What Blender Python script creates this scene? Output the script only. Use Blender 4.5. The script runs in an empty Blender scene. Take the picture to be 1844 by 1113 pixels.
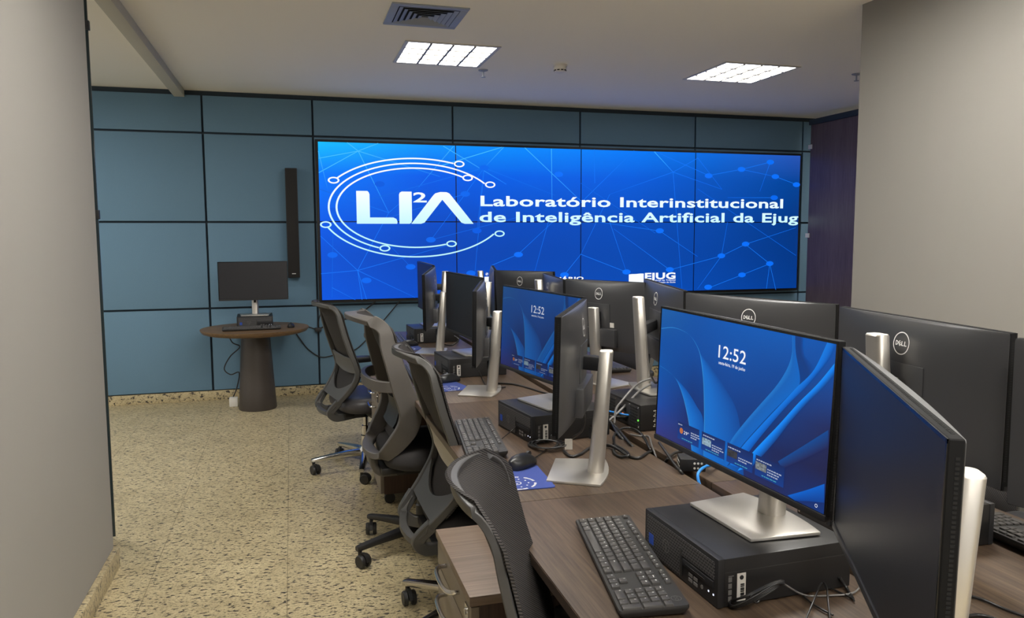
import bpy, bmesh, math, random
from mathutils import Vector, Matrix, Euler
random.seed(7)
PI = math.pi
sc = bpy.context.scene
COL = sc.collection

# ------------------------------------------------------------------ camera
CAM = Vector((0.0, 0.0, 1.3962))
F_PX, YAW, PITCH, ROLL = 1380.16, 0.2794, 0.0945, -0.0038
IW, IH = 1844, 1113
_f = Vector((math.sin(YAW)*math.cos(PITCH), math.cos(YAW)*math.cos(PITCH), -math.sin(PITCH)))
_r0 = Vector((math.cos(YAW), -math.sin(YAW), 0)); _u0 = _r0.cross(_f)
_r = _r0*math.cos(ROLL) + _u0*math.sin(ROLL); _u = -_r0*math.sin(ROLL) + _u0*math.cos(ROLL)
cam = bpy.data.cameras.new('camera'); cam_o = bpy.data.objects.new('camera', cam); COL.objects.link(cam_o)
cam.sensor_width = 36; cam.sensor_fit = 'HORIZONTAL'; cam.lens = F_PX/IW*36; cam.clip_start = 0.02
m = Matrix((( _r.x, _u.x, -_f.x, CAM.x), (_r.y, _u.y, -_f.y, CAM.y), (_r.z, _u.z, -_f.z, CAM.z), (0, 0, 0, 1)))
cam_o.matrix_world = m
sc.camera = cam_o
# ------------------------------------------------------------------ world, exposure, lamp power
w = bpy.data.worlds.new('world'); sc.world = w; w.use_nodes = True
w.node_tree.nodes['Background'].inputs[0].default_value = (1.0, 0.97, 0.92, 1)
w.node_tree.nodes['Background'].inputs[1].default_value = 0.8
sc.view_settings.view_transform = 'Standard'; sc.view_settings.look = 'None'
sc.view_settings.exposure = 0.0; sc.view_settings.gamma = 1.0; sc.view_settings.use_curve_mapping = False
LAMP_NEAR = 16.0      # the two lamps before the video wall are dimmed
LAMP = 52.0          # radiance of the ceiling lamps' tubes panel
LAMP_POS = [(1.03, 5.2, 1), (3.28, 5.2, 1), (-2.1, 5.2, 1), (0.3, 2.35, 1), (2.0, 2.35, 1), (0.3, -0.2, 1), (2.0, -0.2, 1), (0.3, -2.4, 1), (2.0, -2.4, 1), (5.3, 5.2, 1)]
ZD = 0.727          # desk top
YW = 6.989          # back wall plane
ZC = 2.613          # ceiling

def ray(px, py):
    return _r*((px-IW/2)/F_PX) - _u*((py-IH/2)/F_PX) + _f
def atz(px, py, z):
    d = ray(px, py); return CAM + d*((z-CAM.z)/d.z)
def aty(px, py, y):
    d = ray(px, py); return CAM + d*((y-CAM.y)/d.y)
def S(r, g, b):      # sRGB 0-255 -> linear
    f = lambda c: (c/255/12.92) if c/255 <= .04045 else ((c/255+.055)/1.055)**2.4
    return (f(r), f(g), f(b), 1.0)

# ------------------------------------------------------------------ materials
def nodes(name):
    m = bpy.data.materials.new(name); m.use_nodes = True
    nt = m.node_tree; b = nt.nodes['Principled BSDF']
    return m, nt, b
def setin(b, k, v):
    if k in b.inputs: b.inputs[k].default_value = v
def mat(name, col, rough=.5, metal=0, spec=.5, noise=0, nscale=200, bump=0):
    m, nt, b = nodes(name)
    setin(b, 'Base Color', col); setin(b, 'Roughness', rough); setin(b, 'Metallic', metal); setin(b, 'Specular IOR Level', spec)
    if noise or bump:
        tc = nt.nodes.new('ShaderNodeTexCoord'); nz = nt.nodes.new('ShaderNodeTexNoise')
        nz.inputs['Scale'].default_value = nscale; nz.inputs['Detail'].default_value = 3
        nt.links.new(tc.outputs['Object'], nz.inputs['Vector'])
        if noise:
            mx = nt.nodes.new('ShaderNodeMix'); mx.data_type = 'RGBA'
            mx.inputs[6].default_value = tuple(c*(1-noise) for c in col[:3])+(1,)
            mx.inputs[7].default_value = tuple(min(1, c*(1+noise)) for c in col[:3])+(1,)
            nt.links.new(nz.outputs['Fac'], mx.inputs[0]); nt.links.new(mx.outputs[2], b.inputs['Base Color'])
        if bump:
            bp = nt.nodes.new('ShaderNodeBump'); bp.inputs['Strength'].default_value = bump; bp.inputs['Distance'].default_value = .002
            nt.links.new(nz.outputs['Fac'], bp.inputs['Height']); nt.links.new(bp.outputs['Normal'], b.inputs['Normal'])
    return m
def emit(name, col, strength=1.0):
    m, nt, b = nodes(name)
    setin(b, 'Base Color', (0, 0, 0, 1)); setin(b, 'Emission Color', col); setin(b, 'Emission Strength', strength); setin(b, 'Roughness', .4)
    return m
def emit_attr(name, strength=1.0, rough=.35, spec=.35):
    m, nt, b = nodes(name)
    setin(b, 'Base Color', (.004, .004, .006, 1)); setin(b, 'Roughness', rough); setin(b, 'Specular IOR Level', spec); setin(b, 'Emission Strength', strength)
    a = nt.nodes.new('ShaderNodeVertexColor'); a.layer_name = 'Col'
    nt.links.new(a.outputs['Color'], b.inputs['Emission Color'])
    return m
def wood(name, dark, light, axis='Y', scale=1.0, rough=.42):
    m, nt, b = nodes(name)
    tc = nt.nodes.new('ShaderNodeTexCoord'); mp = nt.nodes.new('ShaderNodeMapping')
    s = {'X': (3, 90, 90), 'Y': (90, 3, 90), 'Z': (90, 90, 3)}[axis]
    mp.inputs['Scale'].default_value = tuple(k*scale for k in s)
    nz = nt.nodes.new('ShaderNodeTexNoise'); nz.inputs['Scale'].default_value = 1.6; nz.inputs['Detail'].default_value = 6; nz.inputs['Roughness'].default_value = .65
    nz2 = nt.nodes.new('ShaderNodeTexNoise'); nz2.inputs['Scale'].default_value = .12; nz2.inputs['Detail'].default_value = 2
    ad = nt.nodes.new('ShaderNodeMath'); ad.operation = 'MULTIPLY_ADD'; ad.inputs[1].default_value = .75
    ml = nt.nodes.new('ShaderNodeMath'); ml.operation = 'MULTIPLY'; ml.inputs[1].default_value = .25
    cr = nt.nodes.new('ShaderNodeValToRGB'); cr.color_ramp.elements[0].position = .36; cr.color_ramp.elements[1].position = .66
    cr.color_ramp.elements[0].color = dark; cr.color_ramp.elements[1].color = light
    L = nt.links.new
    L(tc.outputs['Object'], mp.inputs['Vector']); L(mp.outputs[0], nz.inputs['Vector']); L(mp.outputs[0], nz2.inputs['Vector'])
    L(nz2.outputs['Fac'], ml.inputs[0]); L(nz.outputs['Fac'], ad.inputs[0]); L(ml.outputs[0], ad.inputs[2])
    L(ad.outputs[0], cr.inputs[0]); L(cr.outputs[0], b.inputs['Base Color'])
    setin(b, 'Roughness', rough); setin(b, 'Specular IOR Level', .4)
    bp = nt.nodes.new('ShaderNodeBump'); bp.inputs['Strength'].default_value = .12; bp.inputs['Distance'].default_value = .001
    L(ad.outputs[0], bp.inputs['Height']); L(bp.outputs['Normal'], b.inputs['Normal'])
    return m
def granite(name, tiles=True):
    m, nt, b = nodes(name); L = nt.links.new
    g = nt.nodes.new('ShaderNodeNewGeometry')
    def noise(scale, detail=4, rough=.6, sc3=(1, 1, 1)):
        mp = nt.nodes.new('ShaderNodeMapping'); mp.inputs['Scale'].default_value = sc3; mp.inputs['Rotation'].default_value = (0, 0, .5)
        n = nt.nodes.new('ShaderNodeTexNoise'); n.inputs['Scale'].default_value = scale; n.inputs['Detail'].default_value = detail; n.inputs['Roughness'].default_value = rough
        L(g.outputs['Position'], mp.inputs['Vector']); L(mp.outputs[0], n.inputs['Vector']); return n
    def ramp(src, p0, p1, c0, c1):
        r = nt.nodes.new('ShaderNodeValToRGB'); r.color_ramp.elements[0].position = p0; r.color_ramp.elements[1].position = p1
        r.color_ramp.elements[0].color = c0; r.color_ramp.elements[1].color = c1; L(src, r.inputs[0]); return r
    base = ramp(noise(7, 8, .78).outputs['Fac'], .3, .72, S(168, 153, 118), S(210, 195, 156))
    sp = ramp(noise(46, 4, .6, (.8, 1.6, 1)).outputs['Fac'], .545, .62, (0, 0, 0, 1), (1, 1, 1, 1))
    sp2 = ramp(noise(110, 3, .65, (.85, 1.4, 1)).outputs['Fac'], .525, .64, (0, 0, 0, 1), (.85, .85, .85, 1))
    mx0 = nt.nodes.new('ShaderNodeMix'); mx0.data_type = 'RGBA'; mx0.inputs[7].default_value = S(112, 101, 80)
    L(sp2.outputs[0], mx0.inputs[0]); L(base.outputs[0], mx0.inputs[6])
    mx = nt.nodes.new('ShaderNodeMix'); mx.data_type = 'RGBA'; mx.inputs[7].default_value = S(58, 54, 51)
    L(sp.outputs[0], mx.inputs[0]); L(mx0.outputs[2], mx.inputs[6])
    out = mx.outputs[2]
    if tiles:
        sx = nt.nodes.new('ShaderNodeSeparateXYZ'); L(g.outputs['Position'], sx.inputs[0])
        def line(o, off, pitch, wd):
            a = nt.nodes.new('ShaderNodeMath'); a.operation = 'ADD'; a.inputs[1].default_value = off+pitch*40; L(o, a.inputs[0])
            d = nt.nodes.new('ShaderNodeMath'); d.operation = 'MODULO'; d.inputs[1].default_value = pitch; L(a.outputs[0], d.inputs[0])
            c = nt.nodes.new('ShaderNodeMath'); c.operation = 'LESS_THAN'; c.inputs[1].default_value = wd; L(d.outputs[0], c.inputs[0]); return c
        lx = line(sx.outputs['X'], .0567, .5387, .0035); ly = line(sx.outputs['Y'], -3.215, .55, .003)
        mxm = nt.nodes.new('ShaderNodeMath'); mxm.operation = 'MAXIMUM'; L(lx.outputs[0], mxm.inputs[0]); L(ly.outputs[0], mxm.inputs[1])
        ms = nt.nodes.new('ShaderNodeMath'); ms.operation = 'MULTIPLY'; ms.inputs[1].default_value = .6; L(mxm.outputs[0], ms.inputs[0])
        m3 = nt.nodes.new('ShaderNodeMix'); m3.data_type = 'RGBA'; m3.inputs[7].default_value = S(110, 98, 74)
        L(ms.outputs[0], m3.inputs[0]); L(out, m3.inputs[6]); out = m3.outputs[2]
    L(out, b.inputs['Base Color']); setin(b, 'Roughness', .38); setin(b, 'Specular IOR Level', .35)
    return m
def mesh_fabric(name, a, c, scale=520):
    m, nt, b = nodes(name); L = nt.links.new
    tc = nt.nodes.new('ShaderNodeTexCoord'); mp = nt.nodes.new('ShaderNodeMapping'); mp.inputs['Rotation'].default_value = (.62, 0, 0)
    wv = nt.nodes.new('ShaderNodeTexWave'); wv.wave_type = 'BANDS'; wv.bands_direction = 'Z'; wv.inputs['Scale'].default_value = scale/6.283*.8; wv.inputs['Distortion'].default_value = .3
    cr = nt.nodes.new('ShaderNodeValToRGB'); cr.color_ramp.elements[0].color = a; cr.color_ramp.elements[1].color = c
    L(tc.outputs['Object'], mp.inputs[0]); L(mp.outputs[0], wv.inputs['Vector']); L(wv.outputs['Fac'], cr.inputs[0]); L(cr.outputs[0], b.inputs['Base Color'])
    bp = nt.nodes.new('ShaderNodeBump'); bp.inputs['Strength'].default_value = .4; bp.inputs['Distance'].default_value = .002
    L(wv.outputs['Fac'], bp.inputs['Height']); L(bp.outputs['Normal'], b.inputs['Normal'])
    setin(b, 'Roughness', .75); setin(b, 'Specular IOR Level', .3)
    return m
def grille_mat(name):
    m, nt, b = nodes(name); L = nt.links.new
    tc = nt.nodes.new('ShaderNodeTexCoord'); mp = nt.nodes.new('ShaderNodeMapping'); mp.inputs['Rotation'].default_value = (0, PI/2, 0)
    sx = nt.nodes.new('ShaderNodeSeparateXYZ'); cb = nt.nodes.new('ShaderNodeCombineXYZ')
    L(tc.outputs['Object'], sx.inputs[0]); L(sx.outputs['Y'], cb.inputs['X']); L(sx.outputs['Z'], cb.inputs['Y'])
    bk = nt.nodes.new('ShaderNodeTexBrick'); bk.inputs['Scale'].default_value = 1; bk.inputs['Brick Width'].default_value = .0085; bk.inputs['Row Height'].default_value = .0058
    bk.inputs['Mortar Size'].default_value = .0011; bk.inputs['Color1'].default_value = S(16, 16, 18); bk.inputs['Color2'].default_value = S(20, 20, 22); bk.inputs['Mortar'].default_value = S(88, 86, 86)
    L(cb.outputs[0], bk.inputs['Vector']); L(bk.outputs['Color'], b.inputs['Base Color']); setin(b, 'Roughness', .5)
    return m

M = {}
M['ceiling'] = mat('ceiling_paint', S(250, 245, 234), .9)
M['beam'] = mat('beam_paint', S(196, 192, 178), .9)
M['wall'] = mat('wall_paint', S(142, 138, 132), .85)
M['panel'] = mat('acoustic_panel_felt', S(104, 134, 156), .95, spec=.15, noise=.08, nscale=300, bump=.25)
M['groove'] = mat('panel_groove', S(48, 60, 70), .8)
M['floor'] = granite('granite_floor'); M['skirt'] = granite('granite_skirting', False)
M['desk'] = wood('dark_desk_wood', S(56, 44, 35), S(96, 79, 63), 'Y')
M['desk_x'] = wood('desk_wood_crosswise', S(56, 44, 35), S(96, 79, 63), 'X')
M['desk_edge'] = mat('desk_edge_band', S(84, 70, 58), .35)
M['ped'] = wood('pedestal_wood', S(104, 88, 76), S(132, 115, 101), 'X')
M['ped_front'] = mat('pedestal_front', S(128, 118, 106), .55)
M['ped_side'] = wood('pedestal_side', S(52, 38, 30), S(70, 52, 42), 'Z')
M['tablewood'] = wood('round_table_wood', S(88, 68, 48), S(126, 99, 68), 'X', .8)
M['tablebase'] = mat('table_column', S(66, 60, 56), .45, noise=.1, nscale=60)
M['door'] = wood('door_wood', S(88, 74, 80), S(118, 102, 106), 'Z', .8)
M['plastic'] = mat('black_plastic', S(30, 30, 32), .5, noise=.1, nscale=400)
M['matte'] = mat('monitor_back_plastic', S(58, 58, 60), .33, spec=.8, bump=.05, nscale=900)
M['rim'] = mat('monitor_rim_black', S(15, 15, 16), .65, spec=.15)
M['gloss'] = mat('black_gloss', S(14, 14, 16), .2)
M['chair'] = mat('chair_frame_plastic', S(74, 73, 71), .5, noise=.05, nscale=500, bump=.05)
M['chair_d'] = mat('chair_frame_plastic_dark', S(58, 57, 56), .45, noise=.05, nscale=500)
M['chair_b'] = mat('chair_frame_plastic_warm', S(84, 80, 76), .5, noise=.05, nscale=500, bump=.05)
M['leather'] = mat('seat_leatherette', S(62, 60, 62), .42, noise=.08, nscale=150, bump=.15)
M['seatfab'] = mat('seat_fabric', S(44, 42, 42), .9, noise=.15, nscale=600)
M['mesh'] = mesh_fabric('chair_mesh', S(20, 19, 19), S(66, 62, 60))
M['lumbar'] = mat('lumbar_pad_light', S(176, 170, 156), .55)
M['lumbar_d'] = mat('lumbar_pad_grey', S(92, 92, 92), .6)
M['chrome'] = mat('polished_aluminium', S(205, 203, 200), .18, 1)
M['blackmetal'] = mat('black_base_plastic', S(34, 33, 33), .45)
M['silver'] = mat('silver_stand', S(200, 196, 189), .36, .8, noise=.03, nscale=900)
M['silver_top'] = mat('silver_stand_cap', S(225, 222, 214), .4, .3)
M['pc'] = mat('black_steel', S(26, 25, 25), .40, spec=.5, noise=.08, nscale=700, bump=.04)
M['grille'] = grille_mat('front_grille')
M['key'] = mat('key_plastic', S(66, 64, 62), .42)
M['kbody'] = mat('keyboard_body', S(44, 43, 42), .45)
M['white'] = mat('white_print', S(232, 232, 230), .6)
M['bluepr'] = mat('blue_print', S(96, 170, 226), .6)
M['label'] = mat('paper_label', S(206, 202, 194), .6)
M['cable'] = mat('black_cable', S(28, 27, 27), .35)
M['cablegrey'] = mat('grey_cable', S(104, 102, 100), .3)
M['rearplate'] = mat('rear_plate_dark', S(52, 51, 51), .4)
M['cableblue'] = mat('blue_cable', S(40, 140, 230), .4)
M['mpad'] = mat('mouse_pad_cloth', S(54, 72, 142), .85)
M['mouse'] = mat('mouse_shell', S(34, 34, 35), .36)
M['whiteplastic'] = mat('white_plastic', S(225, 222, 214), .5)
M['offscreen'] = mat('screen_switched_off', S(26, 27, 34), .38, spec=.55)
M['screen'] = emit_attr('screen_lit', .92, .4, .2)
M['screendim'] = emit_attr('screen_lit_angled', .5, .4, .25)
M['uiwhite'] = emit('screen_text_white', (.9, .93, 1, 1), .95)
M['uidim'] = emit('screen_text_dim', (.7, .78, 1, 1), .55)
M['uiblue'] = emit('screen_text_blue', (.1, .55, .75, 1), .6)
M['wallscreen'] = emit_attr('video_wall_picture', 1.0, .5, .12)
M['wallwhite'] = emit('video_wall_white', (.80, .96, 1, 1), 1.15)
M['lamp'] = emit('lamp_glow', (1.0, .97, .92, 1), LAMP)
M['lamp_low'] = emit('lamp_glow_near', (1.0, .97, .92, 1), LAMP_NEAR)
M['lampframe'] = mat('lamp_frame', S(200, 196, 188), .4)
M['louver'] = mat('lamp_louver', S(120, 116, 108), .5, 0)
M['vent'] = mat('vent_metal', S(150, 156, 168), .5)
M['dark'] = mat('dark_void', S(10, 10, 11), .9)
M['green'] = emit('green_led', (.2, 1, .1, 1), 1.0); M['orange'] = emit('orange_led', (1, .25, .05, 1), 1.0); M['led'] = emit('white_led', (.8, .85, 1, 1), 1.2)
M['speaker'] = mat('speaker_cloth', S(32, 30, 29), .85, noise=.2, nscale=900)
M['glass_edge'] = mat('glass_panel', S(44, 54, 56), .1, spec=.7)
M['badgeblue'] = mat('blue_sticker', S(40, 76, 170), .5)

# ------------------------------------------------------------------ mesh builder
class MB:
    def __init__(s): s.v = []; s.f = []; s.c = []; s.mi = []; s.cur = 0
    def add(s, vs, fs, cols=None):
        n = len(s.v); s.v += [Vector(v) for v in vs]
        for f in fs: s.f.append([i+n for i in f]); s.mi.append(s.cur)
        s.c += cols if cols else [(1, 1, 1, 1)]*len(vs)
        return s
    def box(s, x0, x1, y0, y1, z0, z1, M=None):
        vs = [Vector((x, y, z)) for z in (z0, z1) for y in (y0, y1) for x in (x0, x1)]
        if M: vs = [M @ v for v in vs]
        return s.add(vs, [(0, 2, 3, 1), (4, 5, 7, 6), (0, 1, 5, 4), (2, 6, 7, 3), (0, 4, 6, 2), (1, 3, 7, 5)])
    def loft(s, rings, cap0=True, cap1=True, closed=False):
        n = len(rings[0]); vs = [v for r in rings for v in r]; fs = []
        for k in range(len(rings) if closed else len(rings)-1):
            a = k*n; b = ((k+1) % len(rings))*n
            for i in range(n): j = (i+1) % n; fs.append((a+i, a+j, b+j, b+i))
        if not closed:
            if cap0: fs.append(tuple(range(n-1, -1, -1)))
            if cap1: fs.append(tuple((len(rings)-1)*n+i for i in range(n)))
        return s.add(vs, fs)
    def prism(s, poly, z0, z1, M=None):
        r = [[Vector((x, y, z)) for x, y in poly] for z in (z0, z1)]
        if M: r = [[M @ v for v in q] for q in r]
        return s.loft(r)
    def cyl(s, p0, p1, r0, r1=None, n=20):
        p0 = Vector(p0); p1 = Vector(p1); r1 = r0 if r1 is None else r1
        d = (p1-p0).normalized(); a = d.orthogonal().normalized(); b = d.cross(a)
        return s.loft([[p+(a*math.cos(2*PI*i/n)+b*math.sin(2*PI*i/n))*r for i in range(n)] for p, r in ((p0, r0), (p1, r1))])
    def lathe(s, prof, n=32, c=(0, 0)):
        return s.loft([[Vector((c[0]+r*math.cos(2*PI*i/n), c[1]+r*math.sin(2*PI*i/n), z)) for i in range(n)] for r, z in prof])
    def tube(s, pts, r, n=8, smooth=6):
        p = spline([Vector(q) for q in pts], smooth) if smooth else [Vector(q) for q in pts]
        rings = []; a = None
        for i, q in enumerate(p):
            t = (p[min(i+1, len(p)-1)]-p[max(i-1, 0)])
            t = t.normalized() if t.length > 1e-9 else Vector((0, 0, 1))
            a = (t.orthogonal() if a is None else a-t*a.dot(t)).normalized(); b = t.cross(a)
            rings.append([q+(a*math.cos(2*PI*k/n)+b*math.sin(2*PI*k/n))*r for k in range(n)])
        return s.loft(rings)
    def sweep(s, pts, nrm, wid, thk, closed=False):
        """rounded-rectangle section: wid along (t x n), thk along n"""
        rings = []; N = len(pts)
        for i in range(N):
            if closed: t = pts[(i+1) % N]-pts[i-1]
            else: t = pts[min(i+1, N-1)]-pts[max(i-1, 0)]
            t.normalize(); n = nrm[i]-t*nrm[i].dot(t); n.normalize(); wv = t.cross(n)
            a = wid[i]/2; b = thk[i]/2; c = min(a, b)*.26
            sec = [(a, -b+c), (a, b-c), (a-c, b), (-a+c, b), (-a, b-c), (-a, -b+c), (-a+c, -b), (a-c, -b)]
            rings.append([pts[i]+wv*x+n*y for x, y in sec])
        return s.loft(rings, closed=closed)
    def sheet(s, fn, nu, nv, thick):
        """fn(u,v)->Vector ; two-sided sheet thickened along its normal"""
        P = [[fn(i/nu, j/nv) for j in range(nv+1)] for i in range(nu+1)]
        vs = []; 
        def nor(i, j):
            du = P[min(i+1, nu)][j]-P[max(i-1, 0)][j]; dv = P[i][min(j+1, nv)]-P[i][max(j-1, 0)]
            return du.cross(dv).normalized()
        top = [[P[i][j] for j in range(nv+1)] for i in range(nu+1)]
        bot = [[P[i][j]-nor(i, j)*thick for j in range(nv+1)] for i in range(nu+1)]
        W = nv+1; K = (nu+1)*W; fs = []
        vs = [v for r in top for v in r]+[v for r in bot for v in r]
        for i in range(nu):
            for j in range(nv):
                a = i*W+j; fs.append((a, a+W, a+W+1, a+1)); fs.append((K+a, K+a+1, K+a+W+1, K+a+W))
        for i in range(nu):
            a = i*W; fs.append((a, K+a, K+a+W, a+W)); a += nv; fs.append((a, a+W, K+a+W, K+a))
        for j in range(nv):
            a = j; fs.append((a, a+1, K+a+1, K+a)); a += nu*W; fs.append((a, K+a, K+a+1, a+1))
        return s.add(vs, fs)
    def mesh(s, name, mats, bevel=0, seg=2, angle=32, smooth=True):
        me = bpy.data.meshes.new(name); me.from_pydata([tuple(v) for v in s.v], [], s.f)
        for q in (mats if isinstance(mats, (list, tuple)) else [mats]): me.materials.append(q)
        for p, i in zip(me.polygons, s.mi): p.material_index = i
        bm = bmesh.new(); bm.from_mesh(me)
        bmesh.ops.recalc_face_normals(bm, faces=bm.faces)
        if bevel:
            es = [e for e in bm.edges if len(e.link_faces) == 2 and e.calc_face_angle(0) > .6]
            bmesh.ops.bevel(bm, geom=es, offset=bevel, segments=seg, affect='EDGES', profile=.6, clamp_overlap=True)
        bm.to_mesh(me); bm.free()
        if smooth:
            for p in me.polygons: p.use_smooth = True
            me.set_sharp_from_angle(angle=math.radians(angle))
        return me
    def cmesh(s, name, mt):     # flat coloured picture faces
        me = bpy.data.meshes.new(name); me.from_pydata([tuple(v) for v in s.v], [], s.f)
        me.materials.append(mt); a = me.color_attributes.new('Col', 'FLOAT_COLOR', 'POINT')
        for i, c in enumerate(s.c): a.data[i].color = c
        return me
def spline(p, k=6):
    if len(p) < 3: return p
    out = []
    for i in range(len(p)-1):
        a = p[max(i-1, 0)]; b = p[i]; c = p[i+1]; d = p[min(i+2, len(p)-1)]
        for j in range(k):
            t = j/k; out.append(.5*((2*b)+(c-a)*t+(2*a-5*b+4*c-d)*t*t+(3*b-a-3*c+d)*t**3))
    out.append(p[-1]); return out
def rrect(w, h, r, n=5, cx=0, cy=0):
    o = []
    for sx, sy, a0 in ((1, 1, 0), (-1, 1, PI/2), (-1, -1, PI), (1, -1, 1.5*PI)):
        for k in range(n+1):
            a = a0+PI/2*k/n; o.append((cx+sx*(w/2-r)+r*math.cos(a), cy+sy*(h/2-r)+r*math.sin(a)))
    return o

# ------------------------------------------------------------------ object helpers
def put(name, me, parent=None, mtx=None, label=None):
    o = bpy.data.objects.new(name, me); COL.objects.link(o)
    if parent: o.parent = parent
    if mtx is not None: o.matrix_basis = mtx if isinstance(mtx, Matrix) else Matrix.Translation(mtx)
    if label: o['label'] = label
    return o
def tag(o, label, cat, group=None):
    o['label'] = label; o['category'] = cat
    if group: o['group'] = group
    return o
def root(name, loc, yaw, label, cat, group=None):
    o = bpy.data.objects.new(name, None); COL.objects.link(o); o.empty_display_size = .1
    o.location = loc; o.rotation_euler = (0, 0, yaw)
    return tag(o, label, cat, group)
def struct(name, me, parent=None):
    o = put(name, me, parent)
    if not parent: o['kind'] = 'structure'
    return o
def text_geo(body, size, bold=0.0, align='LEFT', sx=1.0, res=3, extr=0, shear=0):
    cu = bpy.data.curves.new('t', 'FONT'); cu.body = body; cu.size = size; cu.align_x = align; cu.offset = bold; cu.resolution_u = res; cu.extrude = extr; cu.shear = shear; cu.space_character = 1.04
    o = bpy.data.objects.new('t', cu); COL.objects.link(o)
    dg = bpy.context.evaluated_depsgraph_get(); dg.update()
    me = o.evaluated_get(dg).to_mesh()
    vs = [Vector((v.co.x*sx, v.co.y, v.co.z)) for v in me.vertices]; fs = [tuple(p.vertices) for p in me.polygons]
    o.evaluated_get(dg).to_mesh_clear(); bpy.data.objects.remove(o); bpy.data.curves.remove(cu)
    return vs, fs
def fit_text(mb, body, x0, z0, width, height, mtx, bold=0.0, cap=None, res=3):
    """lay text so that it spans exactly width and its capital height is height; mtx maps text plane to space"""
    vs, fs = text_geo(body, 1.0, bold, res=res)
    xs = [v.x for v in vs]; k = width/(max(xs)-min(xs))
    cvs, _ = text_geo(cap or 'H', 1.0, bold, res=res); h = height/max(v.y for v in cvs)
    mn = min(xs)
    mb.add([mtx @ Vector((x0+(v.x-mn)*k, z0+v.y*h, 0)) for v in vs], fs)

# ================================================================== SETTING
def plane_mesh(name, x0, x1, y0, y1, z0, z1, mt, bevel=0):
    return MB().box(x0, x1, y0, y1, z0, z1).mesh(name, mt, bevel)
XL, XR, YB = -4.2, 6.3, -4.0
struct('floor', plane_mesh('floor', XL, XR, YB, YW+.1, -.1, 0, M['floor']))
struct('ceiling', plane_mesh('ceiling', XL, XR, YB, YW+.1, ZC, ZC+.1, M['ceiling']))
wb = struct('wall_back', plane_mesh('wall_back', XL, XR, YW, YW+.1, 0, ZC, M['groove']))
gx = [-4.2, -3.35, -2.46, -1.575, -.681, .21, 1.443, 2.68, 3.906, 5.155, 6.3]; gz = [.082, .794, 1.526, 2.266, 2.580]
for i in range(len(gx)-1):
    for j in range(4):
        g = .0085
        me = MB().box(gx[i]+g, gx[i+1]-g, YW-.028, YW, gz[j]+g, gz[j+1]-g).mesh('wall_panel', M['panel'], .003)
        put('wall_panel', me, wb)
struct('wall_left', plane_mesh('wall_left', -1.1, -.765, YB, 3.5, 0, ZC, M['wall']))
struct('wall_right', plane_mesh('wall_right', 2.95, 3.3, YB, 3.52, 0, ZC, M['wall']))
struct('wall_far_right', plane_mesh('wall_far_right', XR, XR+.1, YB, YW+.1, 0, ZC, M['wall']))
struct('baseboard_back', plane_mesh('baseboard_back', XL, XR, YW-.03, YW, 0, .082, M['skirt'], .004))
struct('baseboard_left', plane_mesh('baseboard_left', -.765, -.742, YB, 3.5, 0, .085, M['skirt'], .003))
struct('baseboard_right', plane_mesh('baseboard_right', 2.927, 2.95, YB, 3.52, 0, .085, M['skirt'], .003))
struct('trim_1', plane_mesh('trim_1', -.89, -.81, 1.0, YW-.028, 2.553, ZC, M['beam'], .002))   # ceiling beam

# frameless glass panel whose edge shows beside the left wall
t = root('glass_panel', (-.824, 3.82, 0), 0, 'clear frameless glass panel seen edge-on just behind the left wall', 'glass panel')
put('pane', MB().box(-.6, 0, 0, .010, .015, 2.55).mesh('pane', M['glass_edge'], .001), t)
for z in (2.50, 2.32, 1.50):
    put('clip', MB().box(-.03, .006, -.006, .016, z-.02, z+.02).mesh('clip', M['plastic'], .002), t)
# dark wood door leaf at the right of the back wall
t = root('wooden_door_leaf', (5.1, 6.76, 0), 0, 'tall dark purplish brown wooden door leaf at right of the video wall', 'door')
put('leaf', MB().box(0, .04, -2.2, 0, .01, 2.505).mesh('leaf', M['door'], .002), t)
put('top_rail', MB().box(-.012, .05, -2.2, .02, 2.508, 2.56).mesh('top_rail', M['groove'], .002), t)
for z in (2.289, 1.394, .5):
    put('hinge', MB().box(-.008, .0, -.03, .028, z-.022, z+.022).mesh('hinge', M['whiteplastic'], .002), t, label='small white hinge plate')

# ------------------------------------------------------------------ ceiling lamps, vent, detector, sprinklers
def lamp_meshes():
    f = MB(); a = .31; b = .285
    for q in ((-a, a, -a, -b), (-a, a, b, a), (-a, -b, -b, b), (b, a, -b, b)): f.box(*q, -.006, .0)
    fr = f.mesh('frame', M['lampframe'], .001)
    gl = MB().box(-b, b, -b, b, -.0035, -.0005).mesh('diffuser', M['lamp'])
    l = MB()
    for k in (-1, 0, 1):
        l.box(k*.1425-.008, k*.1425+.008, -b, b, -.010, -.004); l.box(-b, b, k*.1425-.008, k*.1425+.008, -.010, -.004)
    g2 = MB().box(-b, b, -b, b, -.0035, -.0005).mesh('diffuser', M['lamp_low'])
    return fr, gl, l.mesh('louver', M['louver']), g2
LM = lamp_meshes()
lamp_names = ['square recessed lamp with bright grid, ceiling left of the smoke detector', 'square recessed lamp with bright grid, at the right of the ceiling', 'recessed lamp over the glazed area at far left', 'recessed lamp above the left desks', 'recessed lamp above the right desks', 'recessed lamp above the camera, left', 'recessed lamp above the camera, right', 'recessed lamp behind the camera, left', 'recessed lamp behind the camera, right', 'recessed lamp at the far right end']
for (x, y, s), nm in zip(LAMP_POS, lamp_names):
    t = root('ceiling_lamp', (x, y, ZC), 0, nm, 'lamp', 'recessed ceiling lamps')
    put('frame', LM[0], t); put('diffuser', LM[3] if y > 5 and 0 < x < 4 else LM[1], t); put('louver', LM[2], t)
t = root('air_vent', (.75, 4.335, ZC), 0, 'square blue-grey air vent with stepped louvres set in ceiling', 'vent')
f = MB(); a = .208; b = .165
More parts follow.
